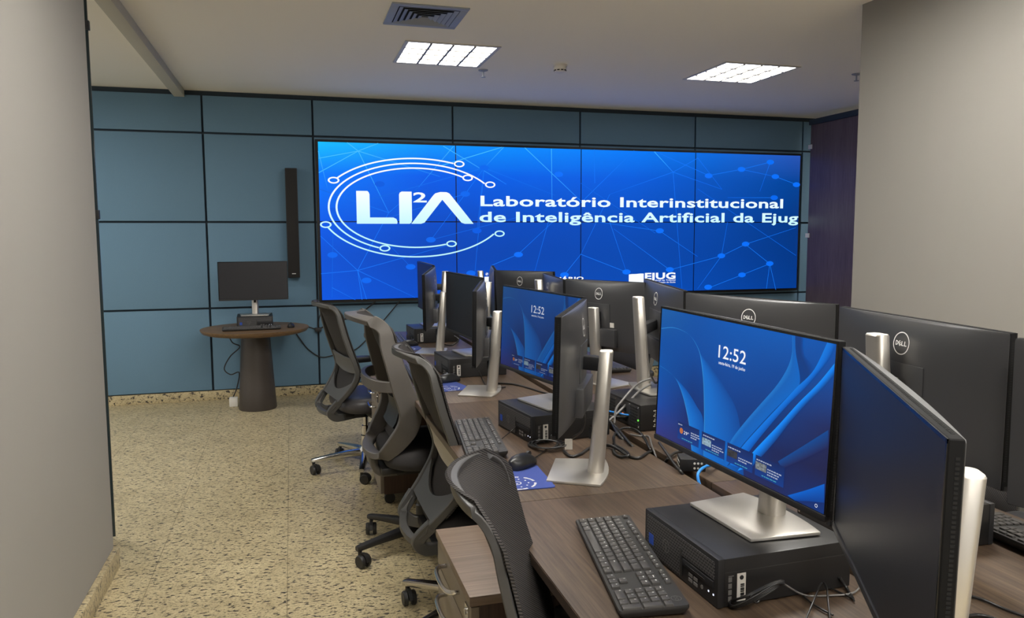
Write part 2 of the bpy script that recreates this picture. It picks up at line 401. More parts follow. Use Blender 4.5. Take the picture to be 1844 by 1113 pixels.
for q in ((-a, a, -a, -b), (-a, a, b, a), (-a, -b, -b, b), (b, a, -b, b)): f.box(*q, -.008, 0)
put('frame', f.mesh('frame', M['vent'], .002), t)
put('duct_backing', MB().box(-b, b, -b, b, -.002, -.0005).mesh('duct_backing', M['dark']), t)
for k in range(5):
    r = .16-k*.03; q = r-.022; z0, z1 = -.010-k*.001, -.002
    g = MB()
    ring0 = [(r, r), (-r, r), (-r, -r), (r, -r)]; ring1 = [(q, q), (-q, q), (-q, -q), (q, -q)]
    vs = [(x, y, z0) for x, y in ring0]+[(x, y, z1-.001) for x, y in ring1]+[(x, y, z0+.0015) for x, y in ring0]
    g.add(vs, [(i, (i+1) % 4, 4+(i+1) % 4, 4+i) for i in range(4)]+[(i, (i+1) % 4, 8+(i+1) % 4, 8+i) for i in range(4)])
    put('louvre_ring', g.mesh('louvre_ring', M['vent'], smooth=False), t)
t = root('smoke_detector', (1.885, 5.30, ZC), 0, 'round white smoke detector on the ceiling between the lamps', 'smoke detector')
put('base', MB().lathe([(.052, 0), (.052, -.012), (.048, -.016)], 28).mesh('base', M['whiteplastic']), t)
put('sensor_head', MB().lathe([(.046, -.014), (.046, -.03), (.040, -.046), (.024, -.052)], 28).mesh('sensor_head', M['whiteplastic']), t)
g = MB()
for k in range(10):
    a = 2*PI*k/10; g.box(-.009, .009, -.0015, .0015, -.043, -.036, Matrix.Rotation(a, 4, 'Z') @ Matrix.Translation((0, -.0435, 0)))
put('slots', g.mesh('slots', M['dark']), t)
for x, y, lb in ((1.393, 5.598, 'small sprinkler head hanging under the ceiling beside the left lamp'), (4.16, 5.0, 'small sprinkler head under the ceiling at the right wall edge')):
    t = root('sprinkler', (x, y, ZC), 0, lb, 'sprinkler', 'ceiling sprinklers')
    put('escutcheon', MB().lathe([(.036, 0), (.034, -.006), (.012, -.012)], 24).mesh('escutcheon', M['vent']), t)
    put('stem', MB().cyl((0, 0, -.008), (0, 0, -.05), .006, n=12).mesh('stem', M['vent']), t)
    put('deflector', MB().lathe([(.018, -.05), (.018, -.053)], 16).mesh('deflector', M['vent']), t)

# ================================================================== VIDEO WALL
YV = 6.889
x0, x1, z1, z0 = .243, 5.083, 2.217, .842
vw = root('video_wall', (x0, YV, z0), 0, 'large blue eight-panel video wall with white lettering on the back wall', 'video wall')
inv = Matrix.Translation((-x0, -YV, -z0))
SWW, SWH = x1-x0, z1-z0
put('mount', MB().box(-.02, SWW+.02, .012, .098, -.022, SWH+.018).mesh('mount', M['plastic'], .003), vw)
def lerp(a, b, t): return tuple(a[i]+(b[i]-a[i])*t for i in range(4))
def wall_color(u, v):   # picture colours: bright at the top left, deep blue towards right and bottom
    top = [S(20, 190, 255), S(10, 150, 255), S(6, 138, 255), S(0, 124, 250), S(2, 104, 220), S(40, 84, 178)]
    up = [S(2, 122, 255), S(0, 92, 235), S(0, 96, 232), S(0, 92, 222), S(0, 82, 190), S(0, 66, 150)]
    mid = [S(2, 92, 235), S(0, 76, 200), S(0, 74, 190), S(0, 76, 188), S(0, 70, 168), S(0, 54, 130)]
    low = [S(2, 82, 214), S(0, 68, 182), S(0, 70, 178), S(0, 72, 178), S(0, 66, 162), S(0, 54, 132)]
    bot = [S(2, 86, 224), S(0, 74, 196), S(0, 74, 186), S(0, 74, 182), S(0, 70, 170), S(0, 58, 142)]
    rows = [top, up, mid, low, bot]; vs = [0, .2, .5, .72, 1.0]
    k = 0
    while k < 3 and v > vs[k+1]: k += 1
    tv = (v-vs[k])/(vs[k+1]-vs[k]); fu = min(u*5, 4.999); i = int(fu)
    return lerp(lerp(rows[k][i], rows[k][i+1], fu-i), lerp(rows[k+1][i], rows[k+1][i+1], fu-i), tv)
for r in range(2):
    for c in range(4):
        xa, xb = SWW*c/4+.0022, SWW*(c+1)/4-.0022; za, zb = SWH*(1-r)/2+.0022, SWH*(2-r)/2-.0022
        d = put('display', MB().box(xa, xb, 0, .012, za, zb).mesh('display', M['gloss'], .0008), vw)
        g = MB(); N = 10
        vs = []; cs = []
        for j in range(N+1):
            for i in range(N+1):
                x = xa+.002+(xb-xa-.004)*i/N; z = za+.002+(zb-za-.004)*j/N
                vs.append((x, -.0006, z)); cs.append(wall_color(x/SWW, 1-z/SWH))
        g.add(vs, [(j*(N+1)+i, j*(N+1)+i+1, (j+1)*(N+1)+i+1, (j+1)*(N+1)+i) for j in range(N) for i in range(N)], cs)
        put('picture', g.cmesh('picture', M['wallscreen']), d)
# network of lines and dots (part of the picture)
def wp(px, py):
    q = aty(px, py, YV); return (q.x-x0, q.z-z0)
def strip(mb, a, b, wd, y, c0, c1=None):
    c1 = c1 or c0; d = Vector((b[0]-a[0], b[1]-a[1])); 
    if d.length < 1e-6: return
    n = Vector((-d.y, d.x)).normalized()*wd/2
    mb.add([(a[0]+n.x, y, a[1]+n.y), (a[0]-n.x, y, a[1]-n.y), (b[0]-n.x, y, b[1]-n.y), (b[0]+n.x, y, b[1]+n.y)], [(0, 1, 2, 3)], [c0, c0, c1, c1])
g = MB()
hi, lo, vlo = S(70, 190, 255), S(20, 120, 245), S(8, 100, 225)
LN = [((625,256.5),(645,272),hi,hi),((681,258),(645,272),hi,hi),((645,272),(574,285),hi,hi),((645,272),(574,311),hi,hi),((645,272),(700,383),hi,lo),((645,272),(792,318),hi,lo),
 ((573,272),(590,340),hi,lo),((700,383),(576,341),lo,vlo),((700,383),(754,337),lo,vlo),((754,337),(817,263),lo,hi),((700,383),(645,365),lo,vlo),((798,263),(912,332),hi,lo),((792,299),(904,265),hi,hi),
 ((871.7,302.3),(907,265),lo,hi),((871.7,302.3),(660,361),lo,vlo),((871.7,302.3),(838,349),lo,lo),((838,349),(690,395),lo,vlo),((871.7,302.3),(859,415),lo,vlo),((871.7,302.3),(1000,352),lo,vlo),((871.7,302.3),(854,505),lo,vlo),
 ((945,266),(1046,362),hi,lo),((993,268),(994,370),hi,lo),((838,349),(776,432),lo,vlo),((700,383),(644,487),lo,lo),((644,487),(577,425),lo,lo),((644,487),(578,493),lo,lo),((644,487),(660,539),lo,lo),((644,487),(652,540),lo,lo),((644,487),(748,536),lo,vlo),((644,487),(820,438),lo,vlo),
 ((600,382),(598,536),vlo,vlo),((598,518),(640,540),lo,vlo),((739,480),(700,440),vlo,vlo),((776,432),(930,392),vlo,vlo),((933,458),(885,478),lo,lo),((933,458),(1010,386),lo,vlo),((990,390),(962,492),lo,vlo),
 ((1070,269),(1071,330),lo,lo),((1046,365),(1142,271),lo,lo),((1178,273),(1212,310),hi,lo),((1212,310),(1256,285),lo,lo),((1212,310),(1098,350),lo,vlo),((1212,310),(1228,520),lo,vlo),((1212,310),(1300,341),lo,vlo),((1180,273),(1276,316),lo,lo),
 ((1256,284),(1300,341),lo,vlo),((1276,316),(1335,305),lo,lo),((1335,305),(1387,292),lo,lo),((1335,305),(1396,318),lo,vlo),((1387,292),(1368,345),lo,vlo),((1396,318),(1436,333),lo,lo),((1098,350),(1046,458),lo,vlo),((1046,458),(1016,495),lo,lo),((1046,458),(1128,490),lo,lo),((1188,416),(1046,395),lo,vlo),((1098,400),(1128,490),lo,vlo),
 ((1206,486),(1105,412),lo,vlo),((1206,486),(1299,461),lo,lo),((1299,461),(1342,440),lo,lo),((1342,440),(1386,475),lo,lo),((1386,475),(1336,495),lo,lo),((1299,461),(1310,400),lo,vlo),((1299,461),(1256,520),lo,vlo),((1386,475),(1380,520),lo,lo),((1386,475),(1397,522),lo,lo),((1336,495),(1275,519),lo,lo),((1342,440),(1433,410),lo,vlo),((1310,356),(1394,356),vlo,lo),((1188,416),(1256,462),lo,vlo),((1046,330),(1180,420),vlo,vlo),((1256,340),(1433,460),vlo,vlo)]
for k, (a, b, ca, cb) in enumerate(LN):
    strip(g, wp(*a), wp(*b), .0062 if ca == hi else .005, -.0010-.000004*k, ca, cb)
put('picture_lines', g.cmesh('picture_lines', M['wallscreen']), vw)
g = MB()
def disc(mb, c, rx, rz, y, col, n=24):
    mb.add([(c[0]+rx*math.cos(2*PI*i/n), y, c[1]+rz*math.sin(2*PI*i/n)) for i in range(n)], [tuple(range(n))], [col]*n)
DT = [(683.7,331.4,0),(871.7,302.3,1),(837.7,349.3,1),(858.8,415.5,0),(775.9,431.8,1),(933.5,458.5,2),(598.8,459.2,1),(739.5,480.5,1),(602,379,0),(1006,314,2),(1276,316.6,2),(1335,305,2),(1387,292,2),(1396,318,2),(1434,332.6,2),(1394,356,1),(1188,415.6,2),(1342.5,439.5,2),(1298.8,460.7,2),(1386,474.7,2),(1336,495,2),(1206,485.6,2),(1128,489.7,2),(1016.4,495,2),(1275,517,2),(848,492,1),(660,505,1)]
for k, (px, py, b) in enumerate(DT):
    disc(g, wp(px, py), .044, .025, -.0016-.000004*k, [S(0, 92, 228), S(4, 104, 240), S(6, 112, 250)][b])
put('picture_dots', g.cmesh('picture_dots', M['wallscreen']), vw)
# white emblem and lettering
VM = Matrix.Translation((0, -.0022, 0)) @ Matrix.Rotation(PI/2, 4, 'X')
g = MB()
def P(x, z): return (x-x0, z-z0)
def fpoly(pts): g.add([(x-x0, -.0022, z-z0) for x, z in pts], [tuple(range(len(pts)))])
def fan(quads):
    for q in quads: fpoly(q)
fan([[(.561,1.512),(.658,1.512),(.658,1.798),(.561,1.798)], [(.658,1.512),(.676,1.512),(.676,1.770),(.668,1.789),(.658,1.798)], [(.676,1.512),(.915,1.512),(.918,1.530),(.908,1.555),(.882,1.567),(.676,1.567)]])
fpoly([(.935,1.512),(1.026,1.512),(1.042,1.522),(1.048,1.545),(1.048,1.797),(.960,1.797),(.942,1.788),(.935,1.770)])
fan([[(1.041,1.512),(1.128,1.512),(1.160,1.522),(1.325,1.728),(1.308,1.797),(1.262,1.785),(1.243,1.767)], [(1.325,1.728),(1.500,1.522),(1.530,1.512),(1.613,1.512),(1.410,1.762),(1.390,1.785),(1.365,1.796),(1.308,1.797)]])
fit_text(g, '2', 1.061-x0, 1.705-z0, .122, .087, VM, .022, '2')
fit_text(g, 'Laboratório Interinstitucional', 1.680-x0, 1.676-z0, 3.208, .092, VM, .022, 'L')
fit_text(g, 'de Inteligência Artificial da Ejug', 1.668-x0, 1.531-z0, 3.407, .092, VM, .022, 'I')
fit_text(g, 'EJUG', 3.338-x0, .971-z0, .334, .062, VM, .035, 'E')
fit_text(g, 'Escola Judicial do Tribunal', 3.338-x0, .951-z0, .334, .014, VM, .012, 'E')
fit_text(g, 'de Justiça do Estado de Goiás', 3.338-x0, .930-z0, .334, .014, VM, .012, 'E')
fit_text(g, 'PODER JUDICIÁRIO', 1.86-x0, .978-z0, .833, .030, VM, .03, 'P')
fpoly([(3.166,.935),(3.325,.935),(3.325,1.027),(3.29,1.028),(3.24,1.024),(3.20,1.024),(3.166,1.021)])
def arc(cx, cz, rx, rz, a0, a1, wd=.0135, n=60):
    pr = None
    for i in range(n+1):
        a = math.radians(a0+(a1-a0)*i/n); c, s = math.cos(a), math.sin(a)
        q = ((cx+(rx+wd*.6)*c-x0, -.0022, cz+(rz+wd*.45)*s-z0), (cx+(rx-wd*.6)*c-x0, -.0022, cz+(rz-wd*.45)*s-z0))
        if pr: g.add([pr[0], pr[1], q[1], q[0]], [(0, 1, 2, 3)])
        pr = q
cx, cz = 1.090, 1.653
def ang(x, z, rx, rz): return math.degrees(math.atan2((z-cz)/rz, (x-cx)/rx))
NR = (.042, .0235)
nodes_xy = dict(o1=(.371,1.887), o2=(1.484,2.05), m1=(1.772,1.869), m2=(.801,1.295), i1=(1.561,1.927), i2=(1.405,1.331), b1=(.295,1.504), b2=(1.859,1.422))
arc(cx, cz, .845, .437, ang(1.484-.05, 2.057, .845, .437), ang(.371+.035, 1.90, .845, .437))
arc(cx, cz, .766, .394, ang(1.772-.03, 1.885, .766, .394), 360+ang(.801-.05, 1.302, .766, .394))
arc(cx, cz, .70, .352, ang(1.561-.045, 1.934, .70, .352), 360+ang(1.405-.05, 1.325, .70, .352))
arc(cx, cz, .845, .437, 360+ang(.295+.03, 1.49, .845, .437), 360+ang(1.859-.02, 1.408, .845, .437))
for (x, z) in nodes_xy.values(): arc(x, z, NR[0], NR[1], 0, 360, .0125, 28)
# crest: shield with leaves
cxx, czz = 1.735, .99
fpoly([(cxx-.022,czz+.035),(cxx+.022,czz+.035),(cxx+.022,czz-.005),(cxx,czz-.03),(cxx-.022,czz-.005)])
for k in range(9):
    a = math.radians(200+k*17.5); r0, r1 = .042, .062
    for rr, ww in ((.040, .011), (.055, .009)):
        c = (cxx+rr*math.cos(a), czz+rr*1.25*math.sin(a))
        fpoly([(c[0]-ww, c[1]), (c[0], c[1]-ww*.8), (c[0]+ww, c[1]), (c[0], c[1]+ww*.8)])
for k in range(8):
    a = 2*PI*k/8; fpoly([(cxx+.02*math.cos(a), czz+.06+.018*math.sin(a)), (cxx+.008*math.cos(a+.6), czz+.06+.008*math.sin(a+.6)), (cxx+.004*math.cos(a), czz+.06)])
def lcol(v):
    z = v.z+z0; k = 0 if z < 1.1 else max(0, min(1, (1.82-z)/.36)); return lerp((1.0, 1.05, 1.08, 1), (.52, .93, 1.0, 1), k)
g.c = [lcol(v) for v in g.v]
put('lettering', g.cmesh('lettering', M['wallscreen']), vw, label='white emblem and lettering shown on the display')

# ------------------------------------------------------------------ column speaker
t = root('column_speaker', (.017, YW-.028, 1.048), 0, 'tall slim black column loudspeaker on the blue-grey wall', 'speaker')
put('cabinet', MB().box(-.05, .05, -.095, 0, 0, .935).mesh('cabinet', M['plastic'], .006), t)
put('grille', MB().box(-.045, .045, -.099, -.094, .006, .929).mesh('grille', M['speaker'], .002), t)
put('badge', MB().box(-.016, .016, -.101, -.099, .032, .039).mesh('badge', M['white'], .001), t)

# ================================================================== DESKS
YS = [.60, 1.806, 2.993, 4.215, 5.40]
XE, XG0, XG1, XF = .470, 1.048, 1.082, 1.645
words = ['nearest', 'second', 'third', 'far']
for side in (0, 1):
    for k in range(4):
        xa, xb = (XE, XG0) if side == 0 else (XG1, XF)
        sidew = 'left' if side == 0 else 'right'
        lb = ['%s row desk nearest the camera, dark brown wood top', '%s row desk second from the camera, dark brown wood top', '%s row desk third from the camera, dark brown wood top', '%s row desk at the video wall end, dark brown wood top'][k] % sidew
        t = root('desk', (xa, YS[k], 0), 0, lb, 'desk', 'desks of the double row')
        wd = xb-xa; ln = YS[k+1]-YS[k]
        put('desk_top', MB().box(0, wd, .001, ln-.001, ZD-.026, ZD).mesh('desk_top', M['desk'], .0022), t)
        oe = -.0006 if side == 0 else wd-.0014
        put('edge_band', MB().box(oe, oe+.002, .003, ln-.003, ZD-.024, ZD-.003).mesh('edge_band', M['desk_edge']), t)
        for yy in (.012, ln-.037):
            put('panel_leg', MB().box(.08, wd-.02, yy, yy+.025, 0, ZD-.026).mesh('panel_leg', M['ped_side'], .001), t)
        mx = wd-.035 if side == 0 else .02
        put('modesty_panel', MB().box(mx, mx+.018, .037, ln-.037, .25, ZD-.026).mesh('modesty_panel', M['ped_side'], .001), t)

# drawer pedestals
def pedestal(x, y, z1, yaw, label, depth=.47):
    t = root('drawer_pedestal', (x, y, 0), yaw, label, 'drawer unit', 'drawer pedestals under the desks')
    h = z1-.022
    put('carcass', MB().box(.018, depth, -.2, .2, .06, h).mesh('carcass', M['ped_side'], .001), t)
    put('top', MB().box(-.004, depth, -.202, .202, h, z1).mesh('top', M['ped'], .0015), t)
    zs = [.062, .235, .41, .528, h-.003]
    for i in range(len(zs)-1):
        d = put('drawer', MB().box(0, .018, -.198, .198, zs[i]+.0015, zs[i+1]-.0015).mesh('drawer', M['ped_front'], .001), t)
        if i == 3 or i == 1 or i == 2:
            zz = zs[i+1]-.03 if i != 3 else zs[i+1]-.022
            pts = [(0, -.075, zz), (-.02, -.072, zz), (-.031, -.05, zz), (-.034, -.0, zz), (-.031, .05, zz), (-.02, .072, zz), (0, .075, zz)]
            put('handle', MB().tube(pts, .0055, 10, 4).mesh('handle', M['chrome']), d)
    put('lock', MB().cyl((.0, -.165, zs[4]-.025), (-.008, -.165, zs[4]-.025), .009, n=16).box(-.004, .002, -.182, -.15, zs[4]-.052, zs[4]-.008).mesh('lock', M['chrome']), t, label='small chrome lock')
    for sx in (.05, depth-.05):
        for sy in (-.16, .16):
            put('caster', MB().cyl((sx, sy-.012, .028), (sx, sy+.012, .028), .028, n=16).box(sx-.012, sx+.012, sy-.01, sy+.01, .03, .06).mesh('caster', M['blackmetal']), t)
    return t
pedestal(.352, 1.755, .62, 0, 'brown drawer pedestal with chrome handle behind the nearest chair')
pedestal(.41, 4.115, .62, 0, 'dark drawer pedestal standing under the left row behind the middle chairs')

# ================================================================== COMPUTERS
def pc_meshes():
    D, Wd, Hh = .29, .278, .092
    ms = {}
    b = MB().box(-D/2+.014, D/2, -Wd/2, Wd/2, .002, Hh); ms['case'] = b.mesh('case', M['pc'], .0025)
    ms['front_panel'] = MB().box(-D/2, -D/2+.0145, -Wd/2-.0005, Wd/2+.0005, .001, Hh+.0005).mesh('front_panel', M['plastic'], .003)
    x = -D/2
    ms['front_grille'] = MB().box(x-.0016, x, -.012, Wd/2-.012, .008, Hh-.008).box(x-.0016, x, -Wd/2+.01, -.012, .052, Hh-.008).mesh('front_grille', M['grille'])
    g = MB().box(x-.0028, x, -.016, -.010, .010, .066); ms['divider'] = g.mesh('divider', M['kbody'], .0006)
    g = MB().box(x-.0022, x, -Wd/2+.012, -.020, .034, .047).box(x-.003, x-.002, -.10, -.03, .0395, .0405); ms['disc_drive'] = g.mesh('disc_drive', M['plastic'], .0004)
    g = MB()
    for yy, zz in ((-.048, .025), (-.048, .015), (-.066, .025), (-.066, .015)): g.box(x-.0012, x, yy-.0065, yy+.0065, zz-.003, zz+.003)
    g.cyl((x-.001, -.088, .02), (x, -.088, .02), .004, n=12)
    ms['ports'] = g.mesh('ports', M['cablegrey'])
    g = MB().box(x-.001, x, -.112, -.109, .021, .024).box(x-.001, x, -.128, -.125, .021, .024); ms['power_light'] = g.mesh('power_light', M['led'])
    # ring badge with lettering on the front, turned for the lying case
    g = MB(); F = Matrix.Translation((x-.0022, .045, .046)) @ Matrix.Rotation(-PI/2, 4, 'Y') @ Matrix.Rotation(PI/2, 4, 'Z')
    F = Matrix(((0, 0, -1, x-.0022), (0, 1, 0, .045), (-1, 0, 0, .046), (0, 0, 0, 1))) @ Matrix.Rotation(PI, 4, 'Z')
    ring(g, F, .0135, .0016); logo_word(g, F, .0185)
    ms['badge'] = g.mesh('badge', M['cablegrey'], smooth=False)
    ms['sticker'] = MB().box(x-.0022, x-.0015, .098, .117, .026, .048).mesh('sticker', M['badgeblue'])
    # right side (local -y): asset label and small print
    y = -Wd/2
    g = MB().box(x+.040, x+.058, y-.0008, y, .010, .062); ms['asset_label'] = g.mesh('asset_label', M['label'])
    g = MB()
    for i in range(9): g.box(x+.047, x+.055, y-.0014, y-.0008, .014+i*.0032, .0155+i*.0032+.0006*(i % 3))
    g.cyl((x+.049, y-.0014, .054), (x+.049, y-.0008, .054), .0042, n=14); ms['label_print'] = g.mesh('label_print', M['plastic'])
    g = MB()
    for i in range(4): g.box(x+.022, x+.029, y-.0008, y, .012+i*.012, .021+i*.012)
    g.box(x+.022, x+.033, y-.0006, y, .058, .0595)
    ms['side_print'] = g.mesh('side_print', M['cablegrey'])
    ms['seam'] = MB().box(x+.0145, D/2-.002, y-.0007, y, .0655, .0668).mesh('seam', M['kbody'])
    # left side (local +y): regulation label near the rear
    y = Wd/2; g = MB()
    for i in range(10): g.box(D/2-.085, D/2-.05-.004*(i % 3), y, y+.0008, .014+i*.006, .0172+i*.006)
    ms['rating_label'] = g.mesh('rating_label', M['label'])
    # rear
    x = D/2; g = MB().box(x, x+.0015, -Wd/2+.006, Wd/2-.006, .008, Hh-.008); ms['rear_plate'] = g.mesh('rear_plate', M['rearplate'], .0005)
    g = MB()
    for i in range(7):
        for j in range(5): g.box(x+.0015, x+.0025, .07+j*.011, .077+j*.011, .012+i*.010, .018+i*.010)
    for i in range(6): g.box(x+.0015, x+.003, -.12, -.05, .016+i*.011, .022+i*.011)
    for i in range(4): g.box(x+.0015, x+.004, -.03+i*.02, -.017+i*.02, .016, .03)
    for i in range(3): g.box(x+.0015, x+.004, -.03+i*.025, -.012+i*.025, .05, .064)
    ms['rear_ports'] = g.mesh('rear_ports', M['dark'])
    g = MB()
    for a, b in ((.128, .082), (.128, .014), (.062, .082), (-.04, .082), (-.126, .082), (-.126, .014)): g.cyl((x+.001, a, b), (x+.004, a, b), .0036, n=10)
    ms['screws'] = g.mesh('screws', M['chrome'])
    ms['power_indicator'] = MB().cyl((x+.001, .128, .038), (x+.004, .128, .038), .0035, n=10).mesh('power_indicator', M['green'])
    ms['activity_light'] = MB().box(x+.002, x+.0045, .012, .018, .036, .041).mesh('activity_light', M['orange'])
    return ms
def ring(g, F, r, wd, n=40):
    for i in range(n):
        a, b = 2*PI*i/n, 2*PI*(i+1)/n
        g.add([F @ Vector((r*math.cos(a), r*math.sin(a), 0)), F @ Vector(((r-wd)*math.cos(a), (r-wd)*math.sin(a), 0)), F @ Vector(((r-wd)*math.cos(b), (r-wd)*math.sin(b), 0)), F @ Vector((r*math.cos(b), r*math.sin(b), 0))], [(0, 1, 2, 3)])
def logo_word(g, F, width):
    """four letters, the second leaning, centred on the origin of F"""
    w = width/4; h = width*.29
    for k, ch in enumerate('DELL'):
        vs, fs = text_geo(ch, 1.0, .03, res=2)
        xs = [v.x for v in vs]; ys = [v.y for v in vs]; sx = w*.86/(max(xs)-min(xs)); sy = h/(max(ys)-min(ys))
        R = Matrix.Rotation(math.radians(38), 4, 'Z') if k == 1 else Matrix.Identity(4)
        cxk = (k-1.5)*w + (.0 if k != 1 else .02*w)
        g.add([F @ (Matrix.Translation((cxk, 0, 0)) @ R @ Vector(((v.x-(min(xs)+max(xs))/2)*sx, (v.y-(max(ys)+min(ys))/2)*sy, 0))) for v in vs], fs)
PCM = pc_meshes()
def pc(x, y, z, yaw, label, rear=False):
    t = root('desktop_computer', (x, y, z), math.radians(yaw), label, 'computer', 'small black desktop computers lying flat')
    for k, me in PCM.items():
        if k in ('rear_plate', 'rear_ports', 'screws', 'power_indicator', 'activity_light', 'rating_label') and not rear: 
            if k not in ('rear_plate', 'rear_ports'): continue
        if rear and k in ('asset_label', 'label_print', 'side_print', 'sticker', 'badge', 'front_grille'): continue
        put(k, me, t)
    return t
PCH = .0926
pc(.857, 1.31, ZD, 1.6, 'flat black desktop computer under the nearest lit monitor, grille front')
pc(.851, 2.464, ZD, 8, 'flat black desktop computer beside the middle keyboard, under the dimmer lit monitor')
pc(.833, 3.67, ZD, 4, 'flat black desktop computer under the dark screen of the third left desk')
pc(.866, 4.907, ZD, 2, 'flat black desktop computer at the video wall end of the left row')
pc(1.268, 2.50, ZD, 183, 'flat black desktop computer with rear ports and green light turned to the camera', True)
pc(1.298, 1.395, ZD, 180, 'flat black desktop computer at right, partly hidden behind the angled dark monitor', True)
pc(1.285, 3.78, ZD, 180, 'flat black desktop computer, third on the right row, ports behind a pole', True)
pc(1.26, 4.93, ZD, 180, 'flat black desktop computer at the video wall end of the right row', True)

# ================================================================== MONITORS
MW, MH = .538, .313
SX0, SX1, SZ0, SZ1 = -MW/2+.0055, MW/2-.0055, -MH/2+.012, MH/2-.0055
def mon_meshes():
    ms = {}
    def rr(dx, y, top=0): return [Vector((x, y, z)) for x, z in rrect(MW-2*dx, MH-2*dx-top, .003+dx*.3, 3)]
    def rr2(w, h, y, r, cz=0): return [Vector((x, y, z+cz)) for x, z in rrect(w, h, r, 3)]
    ms['rim'] = MB().loft([rr(.0008, 0), rr(0, .0015), rr(0, .0145), rr(.0012, .0158)]).mesh('rim', M['rim'], 0, angle=25)
    def lens(ix, y1, z, k):      # plan outline: flat front, back bulging towards the middle
        n = 18; W2 = MW/2-ix
        back = [Vector((W2-2*W2*i/n, .0166+.0275*k*(1-abs(2*i/n-1)**2.2), z)) for i in range(n+1)]
        return [Vector((-W2, .0145, z)), Vector((W2, .0145, z))]+back
    ms['housing'] = MB().loft([lens(.002, 0, -MH/2+.002, .55), lens(.0012, 0, -MH/2+.02, .85), lens(.0012, 0, -MH/2+.05, 1), lens(.0012, 0, MH/2-.10, .98), lens(.0012, 0, MH/2-.065, .91), lens(.0012, 0, MH/2-.04, .80), lens(.0012, 0, MH/2-.02, .64), lens(.0012, 0, MH/2-.007, .47), lens(.0018, 0, MH/2-.003, .38), lens(.003, 0, MH/2-.0012, .31)]).mesh('housing', M['matte'], 0, angle=30)
    ms['chin'] = MB().box(-MW/2, MW/2, -.0032, .012, -MH/2-.001, -MH/2+.011).mesh('chin', M['plastic'], .0025)
    g = MB().box(-MW/2+.001, MW/2-.001, -.0008, .0005, MH/2-.0052, MH/2-.0006).box(-MW/2+.001, -MW/2+.0052, -.0008, .0005, -MH/2+.011, MH/2-.0005).box(MW/2-.0052, MW/2-.001, -.0008, .0005, -MH/2+.011, MH/2-.0005)
    ms['bezel'] = g.mesh('bezel', M['gloss'])
    ms['off'] = MB().add([(SX0, -.0004, SZ0), (SX1, -.0004, SZ0), (SX1, -.0004, SZ1), (SX0, -.0004, SZ1)], [(0, 1, 2, 3)]).mesh('screen', M['offscreen'], smooth=False)
    for s, nm in ((-1, 'side_vent'), (1, 'side_vent_b')):
        g = MB()
        for k in range(56):
            z = -MH/2+.02+k*(MH-.04)/55; g.box(s*(MW/2-.0004), s*(MW/2+.0004), .0075, .0115, z-.0014, z+.0014)
        ms[nm] = g.mesh('side_vent', M['dark'], smooth=False)
    g = MB()
    for k in range(96):
        x = -MW/2+.02+k*(MW-.04)/95; g.box(x-.0014, x+.0014, .0075, .0115, MH/2-.0004, MH/2+.0004)
    ms['top_vent'] = g.mesh('top_vent', M['dark'], smooth=False)
    g = MB().box(-.12, .12, .034, .060, -.135, -.055); ms['connector_bay'] = g.mesh('connector_bay', M['matte'], .004)
    g = MB().box(-.075, .075, .0405, .0446, -.05, .055); ms['mount_plate'] = g.mesh('mount_plate', M['matte'], .001)
    F = Matrix(((-1, 0, 0, 0), (0, 0, 1, .0450), (0, 1, 0, .099), (0, 0, 0, 1)))
    g = MB()
    ring(g, F, .026, .0024, 48); logo_word(g, F, .037)
    KZ = [(MH/2-.10, .98), (MH/2-.065, .91), (MH/2-.04, .80), (MH/2-.02, .64)]
    def shell(x, z):
        k = .98
        for (za, ka), (zb, kb) in zip(KZ[:-1], KZ[1:]):
            if za <= z <= zb: k = ka+(kb-ka)*(z-za)/(zb-za)
        return .0166+.0275*k*(1-abs(x/(MW/2))**2.2)
    for v in g.v: v.y = shell(v.x, v.z)+.0006
    ms['logo'] = g.mesh('logo', M['white'], smooth=False)
    ms['asset_label'] = MB().box(-.10, -.055, .0385, .0437, -.048, -.027).mesh('asset_label', M['label'])
    # stand
    n = 10; pts = [(-.078, -.108), (-.078, .108)]
    poly = [(.080, -.112)]+[(.080-0+.0-(0), 0)][:0]
    back = [(-.085+.012*(1-(2*i/n-1)**2)*-1, -.122+.244*i/n) for i in range(n+1)]
    poly = [(.078, .108), (.078, -.108)]
    bk = [(-.070-.016*(1-(2*i/n-1)**2), -.122+.244*i/n) for i in range(n+1)]
    poly = [(.078, -.106)]+[(.078, .106)]+bk[::-1]
    ms['base'] = MB().prism(poly, 0, .007).mesh('base', M['silver'], .0022)
    def sec(cx, z, w, d): return [Vector((cx+x, y, z)) for x, y in rrect(d, w, min(w, d)*.38, 5)]
    H = .350; LE = .027
    ms['pole'] = MB().loft([sec(-.05, .0065, .054, .046), sec(-.05-LE*.5, H*.5, .052, .042), sec(-.05-LE, H-.002, .050, .038), sec(-.05-LE, H, .047, .035)], cap1=True).mesh('pole', M['silver'], 0, angle=40)
    ms['pole_cap'] = MB().loft([sec(-.05-LE, H, .0475, .0355), sec(-.05-LE, H+.0012, .046, .034)]).mesh('pole_cap', M['silver_top'])
    g = MB().box(-.042, -.030, -.008, .008, .10, .135)
    ms['cable_slot'] = g.mesh('cable_slot', M['dark'], .003)
    return ms
MM = mon_meshes()
